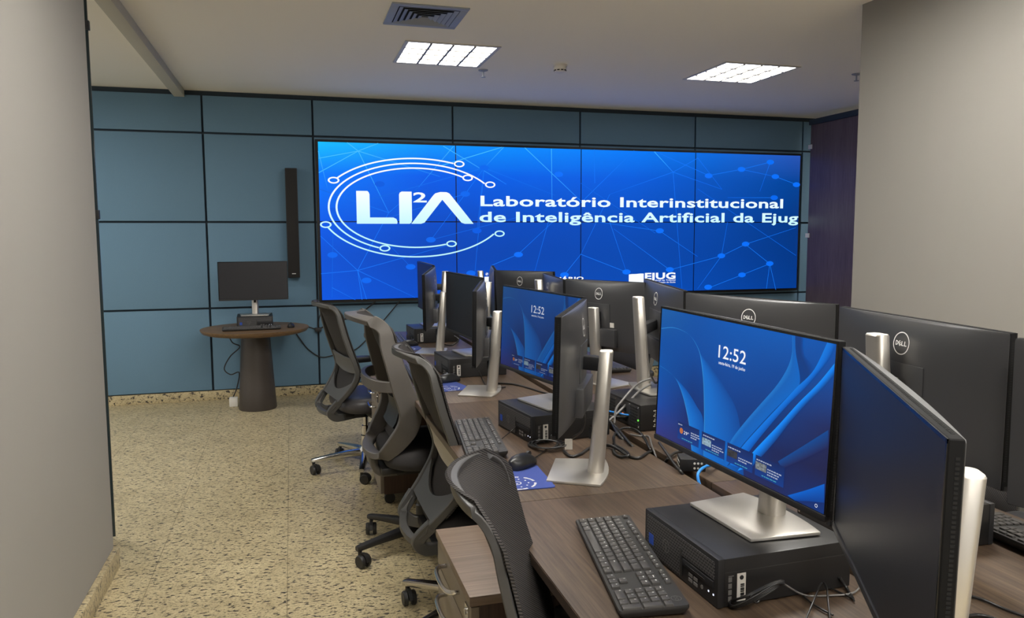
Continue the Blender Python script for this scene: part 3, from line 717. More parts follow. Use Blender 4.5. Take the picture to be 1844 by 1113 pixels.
# ---- lit picture
def ui_picture():
    W, Hh = SX1-SX0, SZ1-SZ0
    def xy(u, v, y): return (SX0+max(0, min(1, u))*W, y, SZ1-max(0, min(1, v))*Hh)
    g = MB()
    cols = [[S(22, 96, 170), S(8, 84, 172), S(4, 90, 184), S(6, 92, 186), S(8, 84, 176)],
            [S(8, 82, 168), S(6, 78, 166), S(6, 80, 168), S(6, 74, 158), S(22, 72, 150)],
            [S(8, 84, 172), S(8, 62, 138), S(8, 66, 146), S(14, 60, 132), S(36, 44, 92)],
            [S(24, 76, 168), S(24, 44, 104), S(8, 58, 130), S(26, 40, 92), S(36, 38, 76)],
            [S(52, 56, 128), S(38, 46, 104), S(30, 44, 104), S(38, 44, 90), S(20, 54, 124)]]
    N = 24
    vs, cs = [], []
    for j in range(N+1):
        for i in range(N+1):
            u, v = i/N, j/N; a = min(u*4, 3.999); b = min(v*4, 3.999); ia, ib = int(a), int(b)
            vs.append(xy(u, v, -.0005)); cs.append(lerp(lerp(cols[ib][ia], cols[ib][ia+1], a-ia), lerp(cols[ib+1][ia], cols[ib+1][ia+1], a-ia), b-ib))
    g.add(vs, [(j*(N+1)+i, j*(N+1)+i+1, (j+1)*(N+1)+i+1, (j+1)*(N+1)+i) for j in range(N) for i in range(N)], cs)
    def res(pl, n):
        p = spline([Vector((a, b, 0)) for a, b in pl], 12); 
        out = []
        for k in range(n+1):
            t = k/n*(len(p)-1); i = min(int(t), len(p)-2); out.append(p[i].lerp(p[i+1], t-i))
        return out
    lay = [0]
    def ribbon(A, B, stops, n=44, fade=None, m=10):
        lay[0] += 1; y = -.0005-lay[0]*.00012
        a, b = res(A, n), res(B, n); vs, cs = [], []
        for k in range(n+1):
            for j in range(m+1):
                t = j/m; q = a[k].lerp(b[k], t); vs.append(xy(q.x, q.y, y))
                i = 0
                while i < len(stops)-2 and t > stops[i+1][0]: i += 1
                tt = (t-stops[i][0])/(stops[i+1][0]-stops[i][0]); c = lerp(stops[i][1], stops[i+1][1], max(0, min(1, tt)))
                if fade: 
                    f = fade(k/n); c = tuple(c[z]*f+(1-f)*S(8, 64, 148)[z] for z in range(3))+(1,)
                cs.append(c)
        g.add(vs, [(k*(m+1)+j, k*(m+1)+j+1, (k+1)*(m+1)+j+1, (k+1)*(m+1)+j) for k in range(n) for j in range(m)], cs)
    arc1 = [(0, .156), (.097, .126), (.198, .146), (.261, .21), (.3, .31), (.324, .478), (.337, .648), (.346, .804), (.35, .993)]
    p1 = [(.293, .264), (.375, .349), (.461, .458), (.531, .566), (.566, .70), (.585, .85), (.60, 1.0)]
    a1s = [(.293, .29), (.31, .38), (.324, .478), (.337, .648), (.343, .80), (.347, .90), (.35, 1.0)]
    ribbon(a1s, p1, [(0, S(20, 116, 208)), (.25, S(14, 110, 206)), (.7, S(10, 92, 182)), (1, S(8, 74, 156))])
    ribbon(arc1, [(u+.006, v+.004) for u, v in arc1], [(0, S(60, 150, 214)), (1, S(20, 110, 200))], m=2)
    ribbon([(.145, .53), (.185, .613), (.222, .73), (.246, .834), (.269, 1.0)], [(.133, .507), (.214, .569), (.285, .654), (.337, .744), (.35, 1.0)], [(0, S(24, 122, 212)), (.4, S(12, 108, 202)), (1, S(6, 84, 172))])
    arc2 = [(.003, .45), (.067, .471), (.134, .515), (.185, .613), (.222, .73), (.246, .834), (.269, .986)]
    ribbon(arc2, [(u+.006, v+.004) for u, v in arc2], [(0, S(70, 156, 216)), (1, S(24, 116, 204))], m=2)
    r1a = [(.803, .003), (.808, .105), (.791, .207), (.743, .336), (.661, .497), (.585, .648), (.517, .799), (.467, .963)]
    r1b = [(.818, -.001), (.826, .099), (.855, .273), (.81, .366), (.73, .511), (.657, .651), (.58, .806), (.501, .99)]
    ribbon(r1a, r1b, [(0, S(30, 122, 206)), (.3, S(14, 100, 190)), (1, S(6, 104, 200))])
    ribbon(r1b, [(.855, -.001), (.865, .099), (.913, .179), (.839, .314), (.761, .462), (.678, .62), (.596, .803), (.519, .965)], [(0, S(6, 62, 136)), (.6, S(10, 60, 132)), (1, S(8, 76, 162))])
    r2a = [(.963, .0), (.913, .179), (.839, .314), (.761, .462), (.678, .62), (.586, .803), (.519, .965)]
    r2b = [(1.0, .0), (.968, .107), (.888, .281), (.812, .42), (.733, .58), (.64, .783), (.57, .961)]
    ribbon(r2a, r2b, [(0, S(12, 128, 232)), (.6, S(6, 108, 214)), (1, S(4, 84, 176))])
    r3a = [(1.0, .11), (.936, .25), (.853, .403), (.766, .579), (.652, .799), (.565, .986)]
    r3b = [(1.0, .186), (.956, .275), (.893, .387), (.818, .542), (.75, .70), (.646, .912)]
    ribbon(r3a, r3b, [(0, S(24, 150, 250)), (.35, S(4, 128, 240)), (1, S(16, 66, 140))])
    ribbon([(.995, .5), (.895, .641), (.777, .805)], [(1, .6), (.92, .70), (.80, .84)], [(0, S(16, 76, 150)), (1, S(36, 42, 90))])
    ribbon([(.996, .819), (.918, .905), (.835, .989)], [(1, .93), (.94, .96), (.872, 1.0)], [(0, S(8, 100, 208)), (1, S(16, 66, 150))])
    card = S(22, 44, 100)
    lay[0] += 1; y = -.0005-lay[0]*.00012
    for u0 in (.168, .335, .498, .662):
        g.add([xy(u0, .955, y), xy(u0+.15, .955, y), xy(u0+.15, .822, y), xy(u0, .822, y)], [(0, 1, 2, 3)], [S(20, 62, 140)]*2+[card]*2)
    lay[0] += 1; y = -.0005-lay[0]*.00012
    g.add([xy(.194+.0125*math.cos(a*PI/10), .886+.0225*math.sin(a*PI/10), y) for a in range(20)], [tuple(range(20))], [S(190, 112, 66)]*20)
    rr = random.Random(3)
    for u0, c0 in ((.340, S(150, 178, 196)), (.502, S(60, 60, 66)), (.664, S(130, 136, 140))):
        for i in range(6):
            for j in range(5):
                f = .55+.6*rr.random(); c = tuple(q*f for q in c0[:3])+(1,)
                ua, va = u0+.058*i/6, .862+.05*j/5
                g.add([xy(ua, va+.01, y), xy(ua+.058/6, va+.01, y), xy(ua+.058/6, va, y), xy(ua, va, y)], [(0, 1, 2, 3)], [c]*4)
    yt = y-.0002
    T = Matrix.Translation((0, yt, 0)) @ Matrix.Rotation(PI/2, 4, 'X')
    X = lambda u: SX0+u*W
    Z = lambda v: SZ1-v*Hh
    wt = MB(); fit_text(wt, '12:52', X(.413), Z(.257), .163*W, .088*Hh, T, .006, '2')
    fit_text(wt, 'sexta-feira, 19 de junho', X(.417), Z(.302), .158*W, .022*Hh, T, .012, 'h')
    fit_text(wt, '29°', X(.212), Z(.902), .036*W, .024*Hh, T, .0, '2')
    dm = MB()
    for u0, v0, n, wd in ((.170, .838, 1, .025), (.262, .866, 3, .055), (.345, .84, 1, .075), (.405, .885, 3, .062), (.505, .845, 1, .07), (.567, .89, 2, .07), (.668, .845, 1, .075), (.728, .88, 3, .06)):
        for k in range(n):
            u = u0
            while u < u0+wd*(1 if k < n-1 or n == 1 else .7):
                l = .005+.009*rr.random(); dm.box(X(u), X(u+l), yt-.00002, yt, Z(v0+k*.017+.008), Z(v0+k*.017)); u += l+.003
    ring(wt, Matrix.Translation((X(.968), 0, Z(.968))) @ T, .0032, .0009, 16)
    bl = MB()
    for u0 in (.20, .365, .548, .70):
        u = u0
        while u < u0+.075: l = .008+.008*rr.random(); bl.box(X(u), X(u+l), yt-.00002, yt, Z(.943), Z(.937)); u += l+.003
    return g, wt, dm, bl
UI = ui_picture()
UIM = {'lit': [UI[0].cmesh('screen', M['screen'])]+[UI[i].mesh('screen_text', M[k], smooth=False) for i, k in ((1, 'uiwhite'), (2, 'uidim'), (3, 'uiblue'))]}
M['uiwhite2'] = emit('screen_text_white_angled', (.8, .85, 1, 1), .62); M['uidim2'] = emit('screen_text_dim_angled', (.6, .7, 1, 1), .3)
UIM['dim'] = [UI[0].cmesh('screen', M['screendim'])]+[UI[i].mesh('screen_text', M[k], smooth=False) for i, k in ((1, 'uiwhite2'), (2, 'uidim2'), (3, 'uidim2'))]

def monitor(panel, base, z, syaw, label, kind='off', plate=False):
    """panel=(x,y,zc,yaw,tilt,roll): front-face centre; yaw = heading the screen faces"""
    x, y, zc, yw, tl, rl = panel
    t = root('monitor', (base[0], base[1], z), math.radians(syaw), label, 'monitor', 'monitors on silver stands')
    a, t0, r0 = math.radians(yw), math.radians(tl), math.radians(rl)
    n = Vector((math.cos(a)*math.cos(t0), math.sin(a)*math.cos(t0), math.sin(t0)))
    rt = (-Vector((math.cos(a), math.sin(a), 0))).cross(Vector((0, 0, 1))); up = rt.cross(-n)
    rt, up = rt*math.cos(r0)-up*math.sin(r0), up*math.cos(r0)+rt*math.sin(r0)
    bk = -n
    Mw = Matrix(((rt.x, bk.x, up.x, x), (rt.y, bk.y, up.y, y), (rt.z, bk.z, up.z, zc), (0, 0, 0, 1)))
    Rw = Matrix.Translation((base[0], base[1], z)) @ Matrix.Rotation(math.radians(syaw), 4, 'Z')
    L = Rw.inverted() @ Mw
    h = put('housing', MM['housing'], t, L)
    for k in ('rim', 'chin', 'bezel', 'side_vent', 'side_vent_b', 'top_vent', 'connector_bay', 'mount_plate', 'logo'): put(k, MM[k], h) if k != 'side_vent_b' else put('side_vent', MM[k], h)
    if plate: put('asset_label', MM['asset_label'], h, label='white asset label')
    if kind == 'off': put('screen', MM['off'], h, label='dark switched-off screen')
    else:
        s = put('screen', UIM[kind][0], h, label='lit blue lock screen with clock')
        for q in UIM[kind][1:]: put('screen_text', q, h)
    put('base', MM['base'], t); put('pole', MM['pole'], t); put('pole_cap', MM['pole_cap'], t); put('cable_slot', MM['cable_slot'], t)
    # arm between the back of the panel and the pole
    p1 = L @ Vector((0, .044, .0)); H = p1.z; p0 = Vector((-.05-.027*H/.35+.008, 0, H))
    d = p0-p1; dn = d.normalized(); sd = dn.cross(Vector((0, 0, 1))).normalized()
    g = MB(); ring0 = []
    for q in (p1, p0):
        ring0.append([q+sd*ax+Vector((0, 0, bz)) for ax, bz in rrect(.036, .040, .006, 2)])
    put('arm', g.loft(ring0).mesh('arm', M['plastic'], 0), t)
    return t
ZP = ZD+PCH+.0008; Zd = ZD+.0002
def bpos(pole_top, syaw):   # base centre from measured pole-top position
    a = math.radians(syaw); return (pole_top[0]+.082*math.cos(a), pole_top[1]+.082*math.sin(a))
monitor((.842, 1.338, 1.071, 185.9, 1.2, 1.64), (.888, 1.328), ZP, 183, 'nearest lit monitor, blue screen showing 12:52, on the front computer', 'lit')
monitor((.743, .826, 1.049, 151, .2, 1.58), bpos((.872, .797), 153), Zd, 153, 'angled dark monitor at the bottom right corner of the photo')
monitor((.821, 2.537, 1.052, 193, 1.9, 1.17), (.852, 2.476), ZP, 193, 'smaller-looking lit monitor with 12:52, standing on the second left computer', 'dim')
monitor((.750, 2.033, 1.042, 151.7, 1.5, .32), bpos((.84, 1.958), 154), Zd, 154, 'monitor seen edge-on in front of the dimmer lit one, pole and base on the desk')
monitor((.821, 3.767, 1.051, 186.6, .2, .77), (.855, 3.68), ZP, 187, 'third left desk monitor with dark screen facing the camera, standing on a computer')
monitor((.768, 3.232, 1.030, 162.7, 1.0, 1.56), bpos((.845, 3.15), 156), Zd, 156, 'edge-on monitor beside the dark-screened one, third left desk, base on the desk')
monitor((.829, 4.945, 1.069, 180.8, -.7, 1.0), (.885, 4.93), ZP, 181, 'farthest left row monitor, sliver of dark blue screen next to the video wall')
monitor((.757, 4.40, 1.046, 163.5, -.3, 2.67), bpos((.845, 4.36), 158), Zd, 158, 'edge-on monitor at the far end of the left row, back to the right')
monitor((1.362, 1.407, 1.053, -4.85, .2, -.45), bpos((1.276, 1.44), -2), ZP, -2, 'large-looking dark monitor back with ringed logo at the right, before the plain wall')
monitor((1.362, 2.032, 1.051, 20, 1.0, -.2), (1.345, 2.025), Zd, 19, 'monitor back with ringed logo directly behind the nearest lit screen')
monitor((1.42, 2.74, 1.050, -10.5, .8, -1.6), bpos((1.229, 2.60), -6), ZP, -6, 'bluish monitor back on a computer with rear ports, ringed logo seen sideways')
monitor((1.364, 3.21, 1.040, 18.7, 1.1, .7), bpos((1.288, 3.183), 16), Zd, 16, 'monitor back with ringed logo and white asset label, centre of the photo', plate=True)
monitor((1.312, 3.752, 1.034, -7.9, 1.06, -.81), bpos((1.225, 3.787), -6), ZP, -6, 'narrow bluish monitor back left of the one with the asset label')
monitor((1.314, 4.28, 1.040, 22, 3.0, 1.02), (1.255, 4.255), Zd, 20, 'far right row monitor back with ringed logo below the video wall')
monitor((1.277, 4.841, 1.038, -12.7, .7, -.87), bpos((1.185, 4.90), -10), ZP, -10, 'farthest right row monitor, thin bluish edge of its back')
monitor((1.373, .835, 1.051, 19.2, 1, 0), (1.32, .82), Zd, 19, 'dark monitor cut off by the right edge of the photo')

# ================================================================== KEYBOARDS
U = .0190
def key_layout():
    K = []   # x, y, w, h, legend, blue
    X0 = -.2135
    def row(y, ws, leg, h=.0160):
        x = X0
        for wd, lg in zip(ws, leg):
            if lg is not None: K.append((x+wd*U/2, y, wd*U-.0028, h, lg))
            x += wd*U
    yF, y1, y2, y3, y4, y5 = .0500, .0268, .0078, -.0112, -.0302, -.0492
    row(yF, [1, 1, 1, 1, 1, 1, .5, 1, 1, 1, 1, .5, 1, 1, 1, 1], ['Esc', None, 'F1', 'F2', 'F3', 'F4', None, 'F5', 'F6', 'F7', 'F8', None, 'F9', 'F10', 'F11', 'F12'], .011)
    row(y1, [1]*13+[2], list("'1234567890-=")+['<'])
    row(y2, [1.5]+[1]*12+[1.5], ['Tab']+list('QWERTYUIOP´[')+[']'])
    row(y3, [1.75]+[1]*11+[2.25], ['Fixa']+list('ASDFGHJKLÇ~')+['Enter'])
    row(y4, [1.25]+[1]*11+[2.75], ['Shift']+list('\\ZXCVBNM,.;')+['Shift'])
    row(y5, [1.25, 1.25, 1.25, 6.25, 1.25, 1.25, 1.25, 1.25], ['Ctrl', 'W', 'Alt', '', 'Alt', 'W', 'M', 'Ctrl'])
    xn = X0+15*U+.0085
    for i, l in enumerate(('Prt', 'Scr', 'Pse')): K.append((xn+(i+.5)*U, yF, U-.0028, .011, l))
    for i, l in enumerate(('Ins', 'Home', 'PgU')): K.append((xn+(i+.5)*U, y1, U-.0028, .016, l))
    for i, l in enumerate(('Del', 'End', 'PgD')): K.append((xn+(i+.5)*U, y2, U-.0028, .016, l))
    K.append((xn+1.5*U, y4, U-.0028, .016, '↑'))
    for i in range(3): K.append((xn+(i+.5)*U, y5, U-.0028, .016, '←↓→'[i]))
    xp = xn+3*U+.0085
    for r, (yy, ls) in enumerate(((y1, ['Num', '/', '*', '-']), (y2, ['7', '8', '9', None]), (y3, ['4', '5', '6', None]), (y4, ['1', '2', '3', None]))):
        for i, l in enumerate(ls):
            if l: K.append((xp+(i+.5)*U, yy, U-.0028, .016, l))
    K.append((xp+3.5*U, (y2+y3)/2, U-.0028, .035, '+')); K.append((xp+3.5*U, (y4+y5)/2, U-.0028, .035, 'Ent'))
    K.append((xp+U, y5, 2*U-.0028, .016, '0')); K.append((xp+2.5*U, y5, U-.0028, .016, ','))
    return K
KEYS = key_layout()
def key_shape(mb, w, h, cx=0, cy=0):
    r = lambda a, b, z: [Vector((cx+x, cy+y, z)) for x, y in rrect(a, b, .0012, 2)]
    return mb.loft([r(w, h, 0), r(w, h, .0012), r(w-.0022, h-.0022, .0042), r(w-.003, h-.003, .0045)])
kcache = {}
def key_mesh(w, h):
    k = (round(w, 4), round(h, 4))
    if k not in kcache: kcache[k] = key_shape(MB(), w, h).mesh('key', M['key'], angle=30)
    return kcache[k]
def slope(x, y): return .0205+(y+.0635)*.055
kb_body = None
def keyboard_parts():
    def r(w, d, z0, z1, y0=0): return [Vector((x, y, z0+(z1-z0)*(y+d/2)/d)) for x, y in rrect(w, d, .006, 4)]
    b = MB().loft([r(.430, .115, .002, .006), r(.441, .126, .010, .016), r(.442, .127, .013, .020), r(.440, .125, .0165, .0235)]).mesh('body', M['kbody'], 0, angle=28)
    mono = MB()
    for x, y, w, h, l in KEYS:
        r2 = lambda a, c, z: [Vector((x+p, y+q, z+slope(0, y)-.004)) for p, q in rrect(a, c, .0012, 1)]
        mono.loft([r2(w, h, 0), r2(w, h, .0012), r2(w-.0022, h-.0022, .0042)])
    leg = MB()
    for x, y, w, h, l in KEYS:
        if not l: continue
        try: vs, fs = text_geo(l, .0052 if len(l) == 1 else .0034, .00012, res=1)
        except Exception: continue
        z = slope(0, y)+.00075
        leg.add([Vector((x-w/2+.003+v.x, y+h/2-.0068+v.y, z)) for v in vs], fs)
    return b, mono.mesh('keys', M['key'], angle=30), leg.mesh('key_legends', M['white'], smooth=False)
KB = keyboard_parts()
def keyboard(x, y, z, yaw, label, detail):
    t = root('keyboard', (x, y, z), math.radians(yaw), label, 'keyboard', 'black desktop keyboards')
    put('body', KB[0], t)
    if detail:
        order = sorted(KEYS, key=lambda k: -k[0])
        tilt = Matrix.Rotation(math.atan(.055), 4, 'X')
        for kx, ky, kw, kh, l in order[:99]:
            put('key', key_mesh(kw, kh), t, Matrix.Translation((kx, ky, slope(0, ky)-.004)) @ tilt)
        rest = MB()
        for kx, ky, kw, kh, l in order[99:]:
            r2 = lambda a, c, zz: [Vector((kx+p, ky+q, zz+slope(0, ky)-.004)) for p, q in rrect(a, c, .0012, 1)]
            rest.loft([r2(kw, kh, 0), r2(kw, kh, .0012), r2(kw-.0022, kh-.0022, .0042)])
        if rest.v:
            o = put('keys', rest.mesh('keys', M['key'], angle=30), t); o['kind'] = 'stuff'
        put('key_legends', KB[2], t)
        g = MB(); F = Matrix.Translation((.195, .046, .0242)); ring(g, F, .0095, .0008, 28); 
        ring(g, Matrix.Translation((.1905, .046, .0242)), .0035, .0006, 14); ring(g, Matrix.Translation((.1995, .046, .0242)), .0035, .0006, 14)
        put('badge', g.mesh('badge', M['cablegrey'], smooth=False), t)
    else: put('keys', KB[1], t)
    return t
keyboard(.634, 1.384, ZD, -100.7, 'nearest black keyboard, in front of the lit monitor at the bottom of the photo', True)
keyboard(.576, 2.408, ZD, -96.9, 'black keyboard above the mouse on the blue pad, second left desk', True)
keyboard(.590, 3.66, ZD, -93, 'black keyboard half hidden behind the third chair, third left desk', False)
keyboard(.620, 4.90, ZD, -92, 'black keyboard on the far end of the left row', False)
keyboard(1.515, 1.145, ZD, 88, 'black keyboard cut off by the right edge of the photo', False)
keyboard(1.525, 3.64, ZD, 92, 'small far keyboard on the right row behind a silver pole', False)

# mice and pads
def mouse_mesh():
    g = MB(); rings = []
    N = 14
    for i in range(N+1):
        t = i/N; x = -.056+.112*t
        wv = .031*(1-abs(2*t-1)**2.6)**.5 * (1-.10*math.exp(-((t-.55)/.18)**2)); hv = .037*max(.02, (1-abs((t-.42)/.60)**2.3))**.7 if t < 1 else .004
        if i in (0, N): wv = .004
        hv = max(hv, .006)
        rings.append([Vector((x, wv*math.cos(a)*(1.0 if math.sin(a) > .2 else .92), .002+hv*max(0, math.sin(a))**.8)) for a in [PI*k/14 for k in range(15)]]+[Vector((x, -wv*.85, .0005)), Vector((x, wv*.85, .0005))])
    g.loft(rings); return g.mesh('shell', M['mouse'], angle=50)
MOUSE = mouse_mesh()
wheel = MB().cyl((.030, -.004, .030), (.030, .004, .030), .009, n=20).mesh('scroll_wheel', M['plastic'])
gap = MB().box(.012, .052, -.0006, .0006, .020, .034).mesh('button_gap', M['dark'])
def mouse(x, y, z, yaw, label):
    t = root('computer_mouse', (x, y, z), math.radians(yaw), label, 'mouse', 'black computer mice')
    put('shell', MOUSE, t); put('scroll_wheel', wheel, t)
    return t
mouse(.628, 2.085, ZD+.003, 36, 'nearest black mouse at the edge of the blue pad beside the keyboard')
mouse(.685, 3.437, ZD+.003, 20, 'black mouse on the blue pad of the third left desk')
mouse(.680, 4.65, ZD+.003, 10, 'black mouse on the far blue pad of the left row')
def mousepad(x, y, yaw, label, printed):
    t = root('mouse_pad', (x, y, ZD), math.radians(yaw), label, 'mouse pad', 'blue mouse pads')
    put('pad', MB().prism(rrect(.19, .208, .012), .0002, .0028).mesh('pad', M['mpad'], .0005), t)
    g = MB(); T = Matrix.Translation((0, 0, .0030)) @ Matrix.Rotation(-PI/2, 4, 'Z')
    F = Matrix.Translation((-.002, -.050, .0030)) @ Matrix.Rotation(-PI/2, 4, 'Z')
    ring(g, F, .0145, .002, 32)
    g.add([F @ Vector((x_, y_, 0)) for x_, y_ in ((-.007, -.006), (.008, .001), (.002, .006), (.004, .0))], [(0, 1, 2, 3)])
    # circle of short printed words, shown as rows of small strokes
    rr = random.Random(5)
    for k in range(6):
        for i in range(11):
            a = math.radians(k*60+i*4.0-20); R = .052; h = .0026+.0014*rr.random()
            g.add([F @ Vector((q*math.cos(b), q*math.sin(b), 0)) for q, b in ((R-h, a), (R+h, a), (R+h, a+.045), (R-h, a+.045))], [(0, 1, 2, 3)])
    for k in range(10):
        a = 2*PI*k/10+.2; c = Vector((.034*math.cos(a), .034*math.sin(a), 0)); s_ = .0026
        g.add([F @ (c+Vector(q)) for q in ((-s_, -s_*.8, 0), (s_, -s_*.8, 0), (s_*.6, s_, 0), (-s_*.8, s_*.7, 0))], [(0, 1, 2, 3)])
    vs, fs = text_geo('DELL', .022, .0009, res=2); T2 = Matrix.Translation((-.060, .056, .0030)) @ Matrix.Rotation(PI, 4, 'Z')
    g.add([T2 @ v for v in vs], fs)
    vs, fs = text_geo('Technologies', .011, .0001, res=2); T2 = Matrix.Translation((-.060, .072, .0030)) @ Matrix.Rotation(PI, 4, 'Z')
    g.add([T2 @ v for v in vs], fs)
    put('print', g.mesh('print', M['white'], smooth=False), t, label='white printed words and ring')
    return t
mousepad(.572, 1.993, -3, 'printed blue mouse pad nearest the camera, beside the silver base', True)
mousepad(.635, 3.33, 12, 'blue mouse pad on the third left desk behind the chairs', True)
mousepad(.640, 4.58, 4, 'blue mouse pad at the far end of the left row', True)

# ================================================================== OFFICE CHAIRS
def chair(x, y, yaw, label, kind='A', frame='chair', base='chrome', lumbar='lumbar_d', seat='leather', arms=True, zoff=0, mb=None, slim=1.0):
    t = root('office_chair', (x, y, 0), math.radians(yaw), label, 'chair', 'mesh-backed office chairs')
    V = Vector
    half = [(-.402, .0, 1.032), (-.393, .07, 1.032), (-.370, .135, 1.027), (-.340, .180, 1.016), (-.318, .204, .985), (-.305, .212, .93), (-.285, .218, .85), (-.255, .224, .755), (-.230, .228, .680), (-.222, .226, .635), (-.240, .218, .580), (-.285, .196, .515), (-.335, .168, .455), (-.358, .150, .425), (-.362, .135, .405), (-.375, .080, .402), (-.382, .0, .402)]
    deep = [.023]*5+[.027]*12
    flat = [.022]*4+[.024]*13
    if kind == 'B':
        half = [(-.412, .0, 1.042), (-.402, .08, 1.042), (-.373, .145, 1.037), (-.335, .185, 1.026), (-.305, .205, .995), (-.292, .212, .93), (-.268, .220, .85), (-.240, .226, .755), (-.214, .230, .680), (-.208, .228, .635), (-.225, .222, .580), (-.262, .205, .525), (-.295, .185, .485), (-.312, .165, .466), (-.325, .135, .458), (-.342, .080, .455), (-.350, .0, .455)]
        deep = [.052]*5+[.066, .075, .085, .092, .094, .090, .080, .064, .055, .050, .048, .048]
        flat = [.022]*4+[.026]*13
    half = [V((p[0]+.07, p[1], p[2])) for p in half]
    def dense(lst): return lst
    full = half+[V((p.x, -p.y, p.z)) for p in half[-2:0:-1]]
    deep = [q*slim for q in deep]; DX = (.0135*slim if kind == 'A' else .03)+.004
    dp = deep+deep[-2:0:-1]; fl = flat+flat[-2:0:-1]
    # upsample the closed loop
    N = len(full); P = []; D = []; Fl = []
    for i in range(N):
        a, b, c, d = full[i-1], full[i], full[(i+1) % N], full[(i+2) % N]
        for j in range(4):
            s = j/4; P.append(.5*((2*b)+(c-a)*s+(2*a-5*b+4*c-d)*s*s+(3*b-a-3*c+d)*s**3)); D.append(dp[i]+(dp[(i+1) % N]-dp[i])*s); Fl.append(fl[i]+(fl[(i+1) % N]-fl[i])*s)
    # normals: towards the loop's inside, in the plane of the back
    cen = V((-.23, 0, .72)); nr = []

    for q in P:
        k = 1.0
        side = V((0, -q.y, 0)) if abs(q.y) > .17 else V((0, -q.y*.8, cen.z-q.z))
        nr.append(side.normalized() if side.length > 1e-6 else V((0, 0, 1)))
    put('back_frame', MB().sweep(P, nr, D, Fl, True).mesh('back_frame', M[frame], angle=30), t)
    rail = [p for p in [V((-.300, .18, 1.045))]+half[3:14]]
    def railat(z):
        for a, b in zip(rail[:-1], rail[1:]):
            if b.z <= z <= a.z: s = (a.z-z)/(a.z-b.z+1e-9); return a.lerp(b, s)
        return rail[0] if z > rail[0].z else rail[-1]
    sag = .060
    def back(u, v, ztop=1.043, zbot=.50, dx=None, k=1.0):
        dx = DX if dx is None else dx
        z = ztop+(zbot-ztop)*u; r = railat(z); yy = (2*v-1)
        hw = r.y+.012
        if z > .95: hw = .232*math.sqrt(max(.05, 1-.55*((z-.95)/.095)**2))
        return V((r.x+dx-sag*k*(1-yy*yy)*max(.12, (z-.60)/.42), yy*hw, z))
    put('back_mesh', MB().sheet(lambda u, v: back(u, v), 26, 14, -.006).mesh('back_mesh', M['mesh'], angle=60), t)
    if kind == 'A':
        def lp(u, v): yy = 2*v-1; q = back(u, v, .725, .625+.02*yy*yy, .002, .6); q.y *= .93; return q
        put('lumbar_pad', MB().sheet(lp, 6, 14, .010).mesh('lumbar_pad', M[lumbar], angle=60), t)
        def lb(u, v): yy = 2*v-1; q = back(u, v, .520+.075*yy*yy, .476, .004, .4); q.y *= .97; return q
        put('lower_band', MB().sheet(lb, 6, 14, .010).mesh('lower_band', M[frame], angle=60), t)
        for s in (-1, 1):
            pts = spline([V((-.248, s*.176, .474)), V((-.280, s*.158, .436)), V((-.292, s*.150, .412)), V((-.280, s*.143, .390)), V((-.245, s*.132, .375)), V((-.15, s*.10, .376)), V((-.05, s*.07, .385))], 5)
            put('back_bracket', MB().sweep(pts, [V((0, s, 0))]*len(pts), [.042]*len(pts), [.026]*len(pts)).mesh('back_bracket', M[frame], angle=30), t)
    else:
        pts = []; n = 22
        for i in range(n+1):
            a = -PI/2+PI*i/n; pts.append(V((-.192-.098*math.cos(a)**.8 if abs(a) < PI/2-.001 else -.192, .226*math.sin(a), .765)))
        put('lumbar_belt', MB().sweep(pts, [V((1, 0, 0)) if abs(p.y) < .12 else V((.5, -p.y*3, 0)).normalized() for p in pts], [.046]*len(pts), [.02]*len(pts)).mesh('lumbar_belt', M[frame], angle=30), t)
        def lp(u, v): q = back(u, v, .70, .56, -.012, .9); q.y *= .5; return q
        put('lumbar_pad', MB().sheet(lp, 6, 12, .016).mesh('lumbar_pad', M['plastic'], angle=60), t)
        pts = spline([V((-.265, 0, .46)), V((-.265, 0, .40)), V((-.245, 0, .37)), V((-.20, 0, .362)), V((-.06, 0, .368))], 5)
        put('back_bracket', MB().sweep(pts, [V((0, 1, 0))]*len(pts), [.03]*len(pts), [.16]*len(pts)).mesh('back_bracket', M[frame], angle=50), t)
    # seat
    def seatring(k, z): return [V((x_+.045, y_, z)) for x_, y_ in rrect(.46*k, .49*k, .12*k, 7)]
    put('seat', MB().loft([seatring(.90, .402), seatring(.98, .412), seatring(1.0, .438), seatring(.985, .462), seatring(.93, .480), seatring(.80, .489), seatring(.5, .493)]).mesh('seat', M[seat], angle=60), t)
    put('mechanism', MB().box(-.13, .13, -.09, .09, .35, .405).box(-.20, -.10, -.13, .13, .37, .40).mesh('mechanism', M['blackmetal'], .008), t)
    if arms:
        for s in (-1, 1):
            g = MB(); pts = spline([V((.0, s*.10, .385)), V((.0, s*.24, .39)), V((.0, s*.285, .43)), V((-.005, s*.29, .56)), V((.01, s*.285, .628))], 5)
            a = put('armrest', g.sweep(pts, [V((1, 0, 0))]*len(pts), [.030]*len(pts), [.062]*len(pts)).mesh('armrest', M['blackmetal'], angle=50), t)
            put('arm_pad', MB().loft([[V((x_+.02, y_+s*.285, z)) for x_, y_ in rrect(.25*k, .085*k, .035*k, 5)] for k, z in ((.86, .622), (.99, .630), (1, .645), (.95, .654), (.8, .657))]).mesh('arm_pad', M['plastic'], angle=60), a)
    for ch in [o for o in bpy.data.objects if o.parent == t and o.name.split('.')[0] in ('back_frame', 'back_mesh', 'lumbar_pad', 'lower_band', 'back_bracket', 'lumbar_belt')]: ch.location.x += .045
    if zoff:
        for ch in [o for o in bpy.data.objects if o.parent == t]: ch.location.z += zoff
    put('gas_column', MB().lathe([(.030, .13), (.030, .20), (.024, .205), (.024, .26), (.016, .262), (.016, .36+zoff)], 20).mesh('gas_column', M['chrome'] if base == 'chrome' else M['blackmetal']), t)
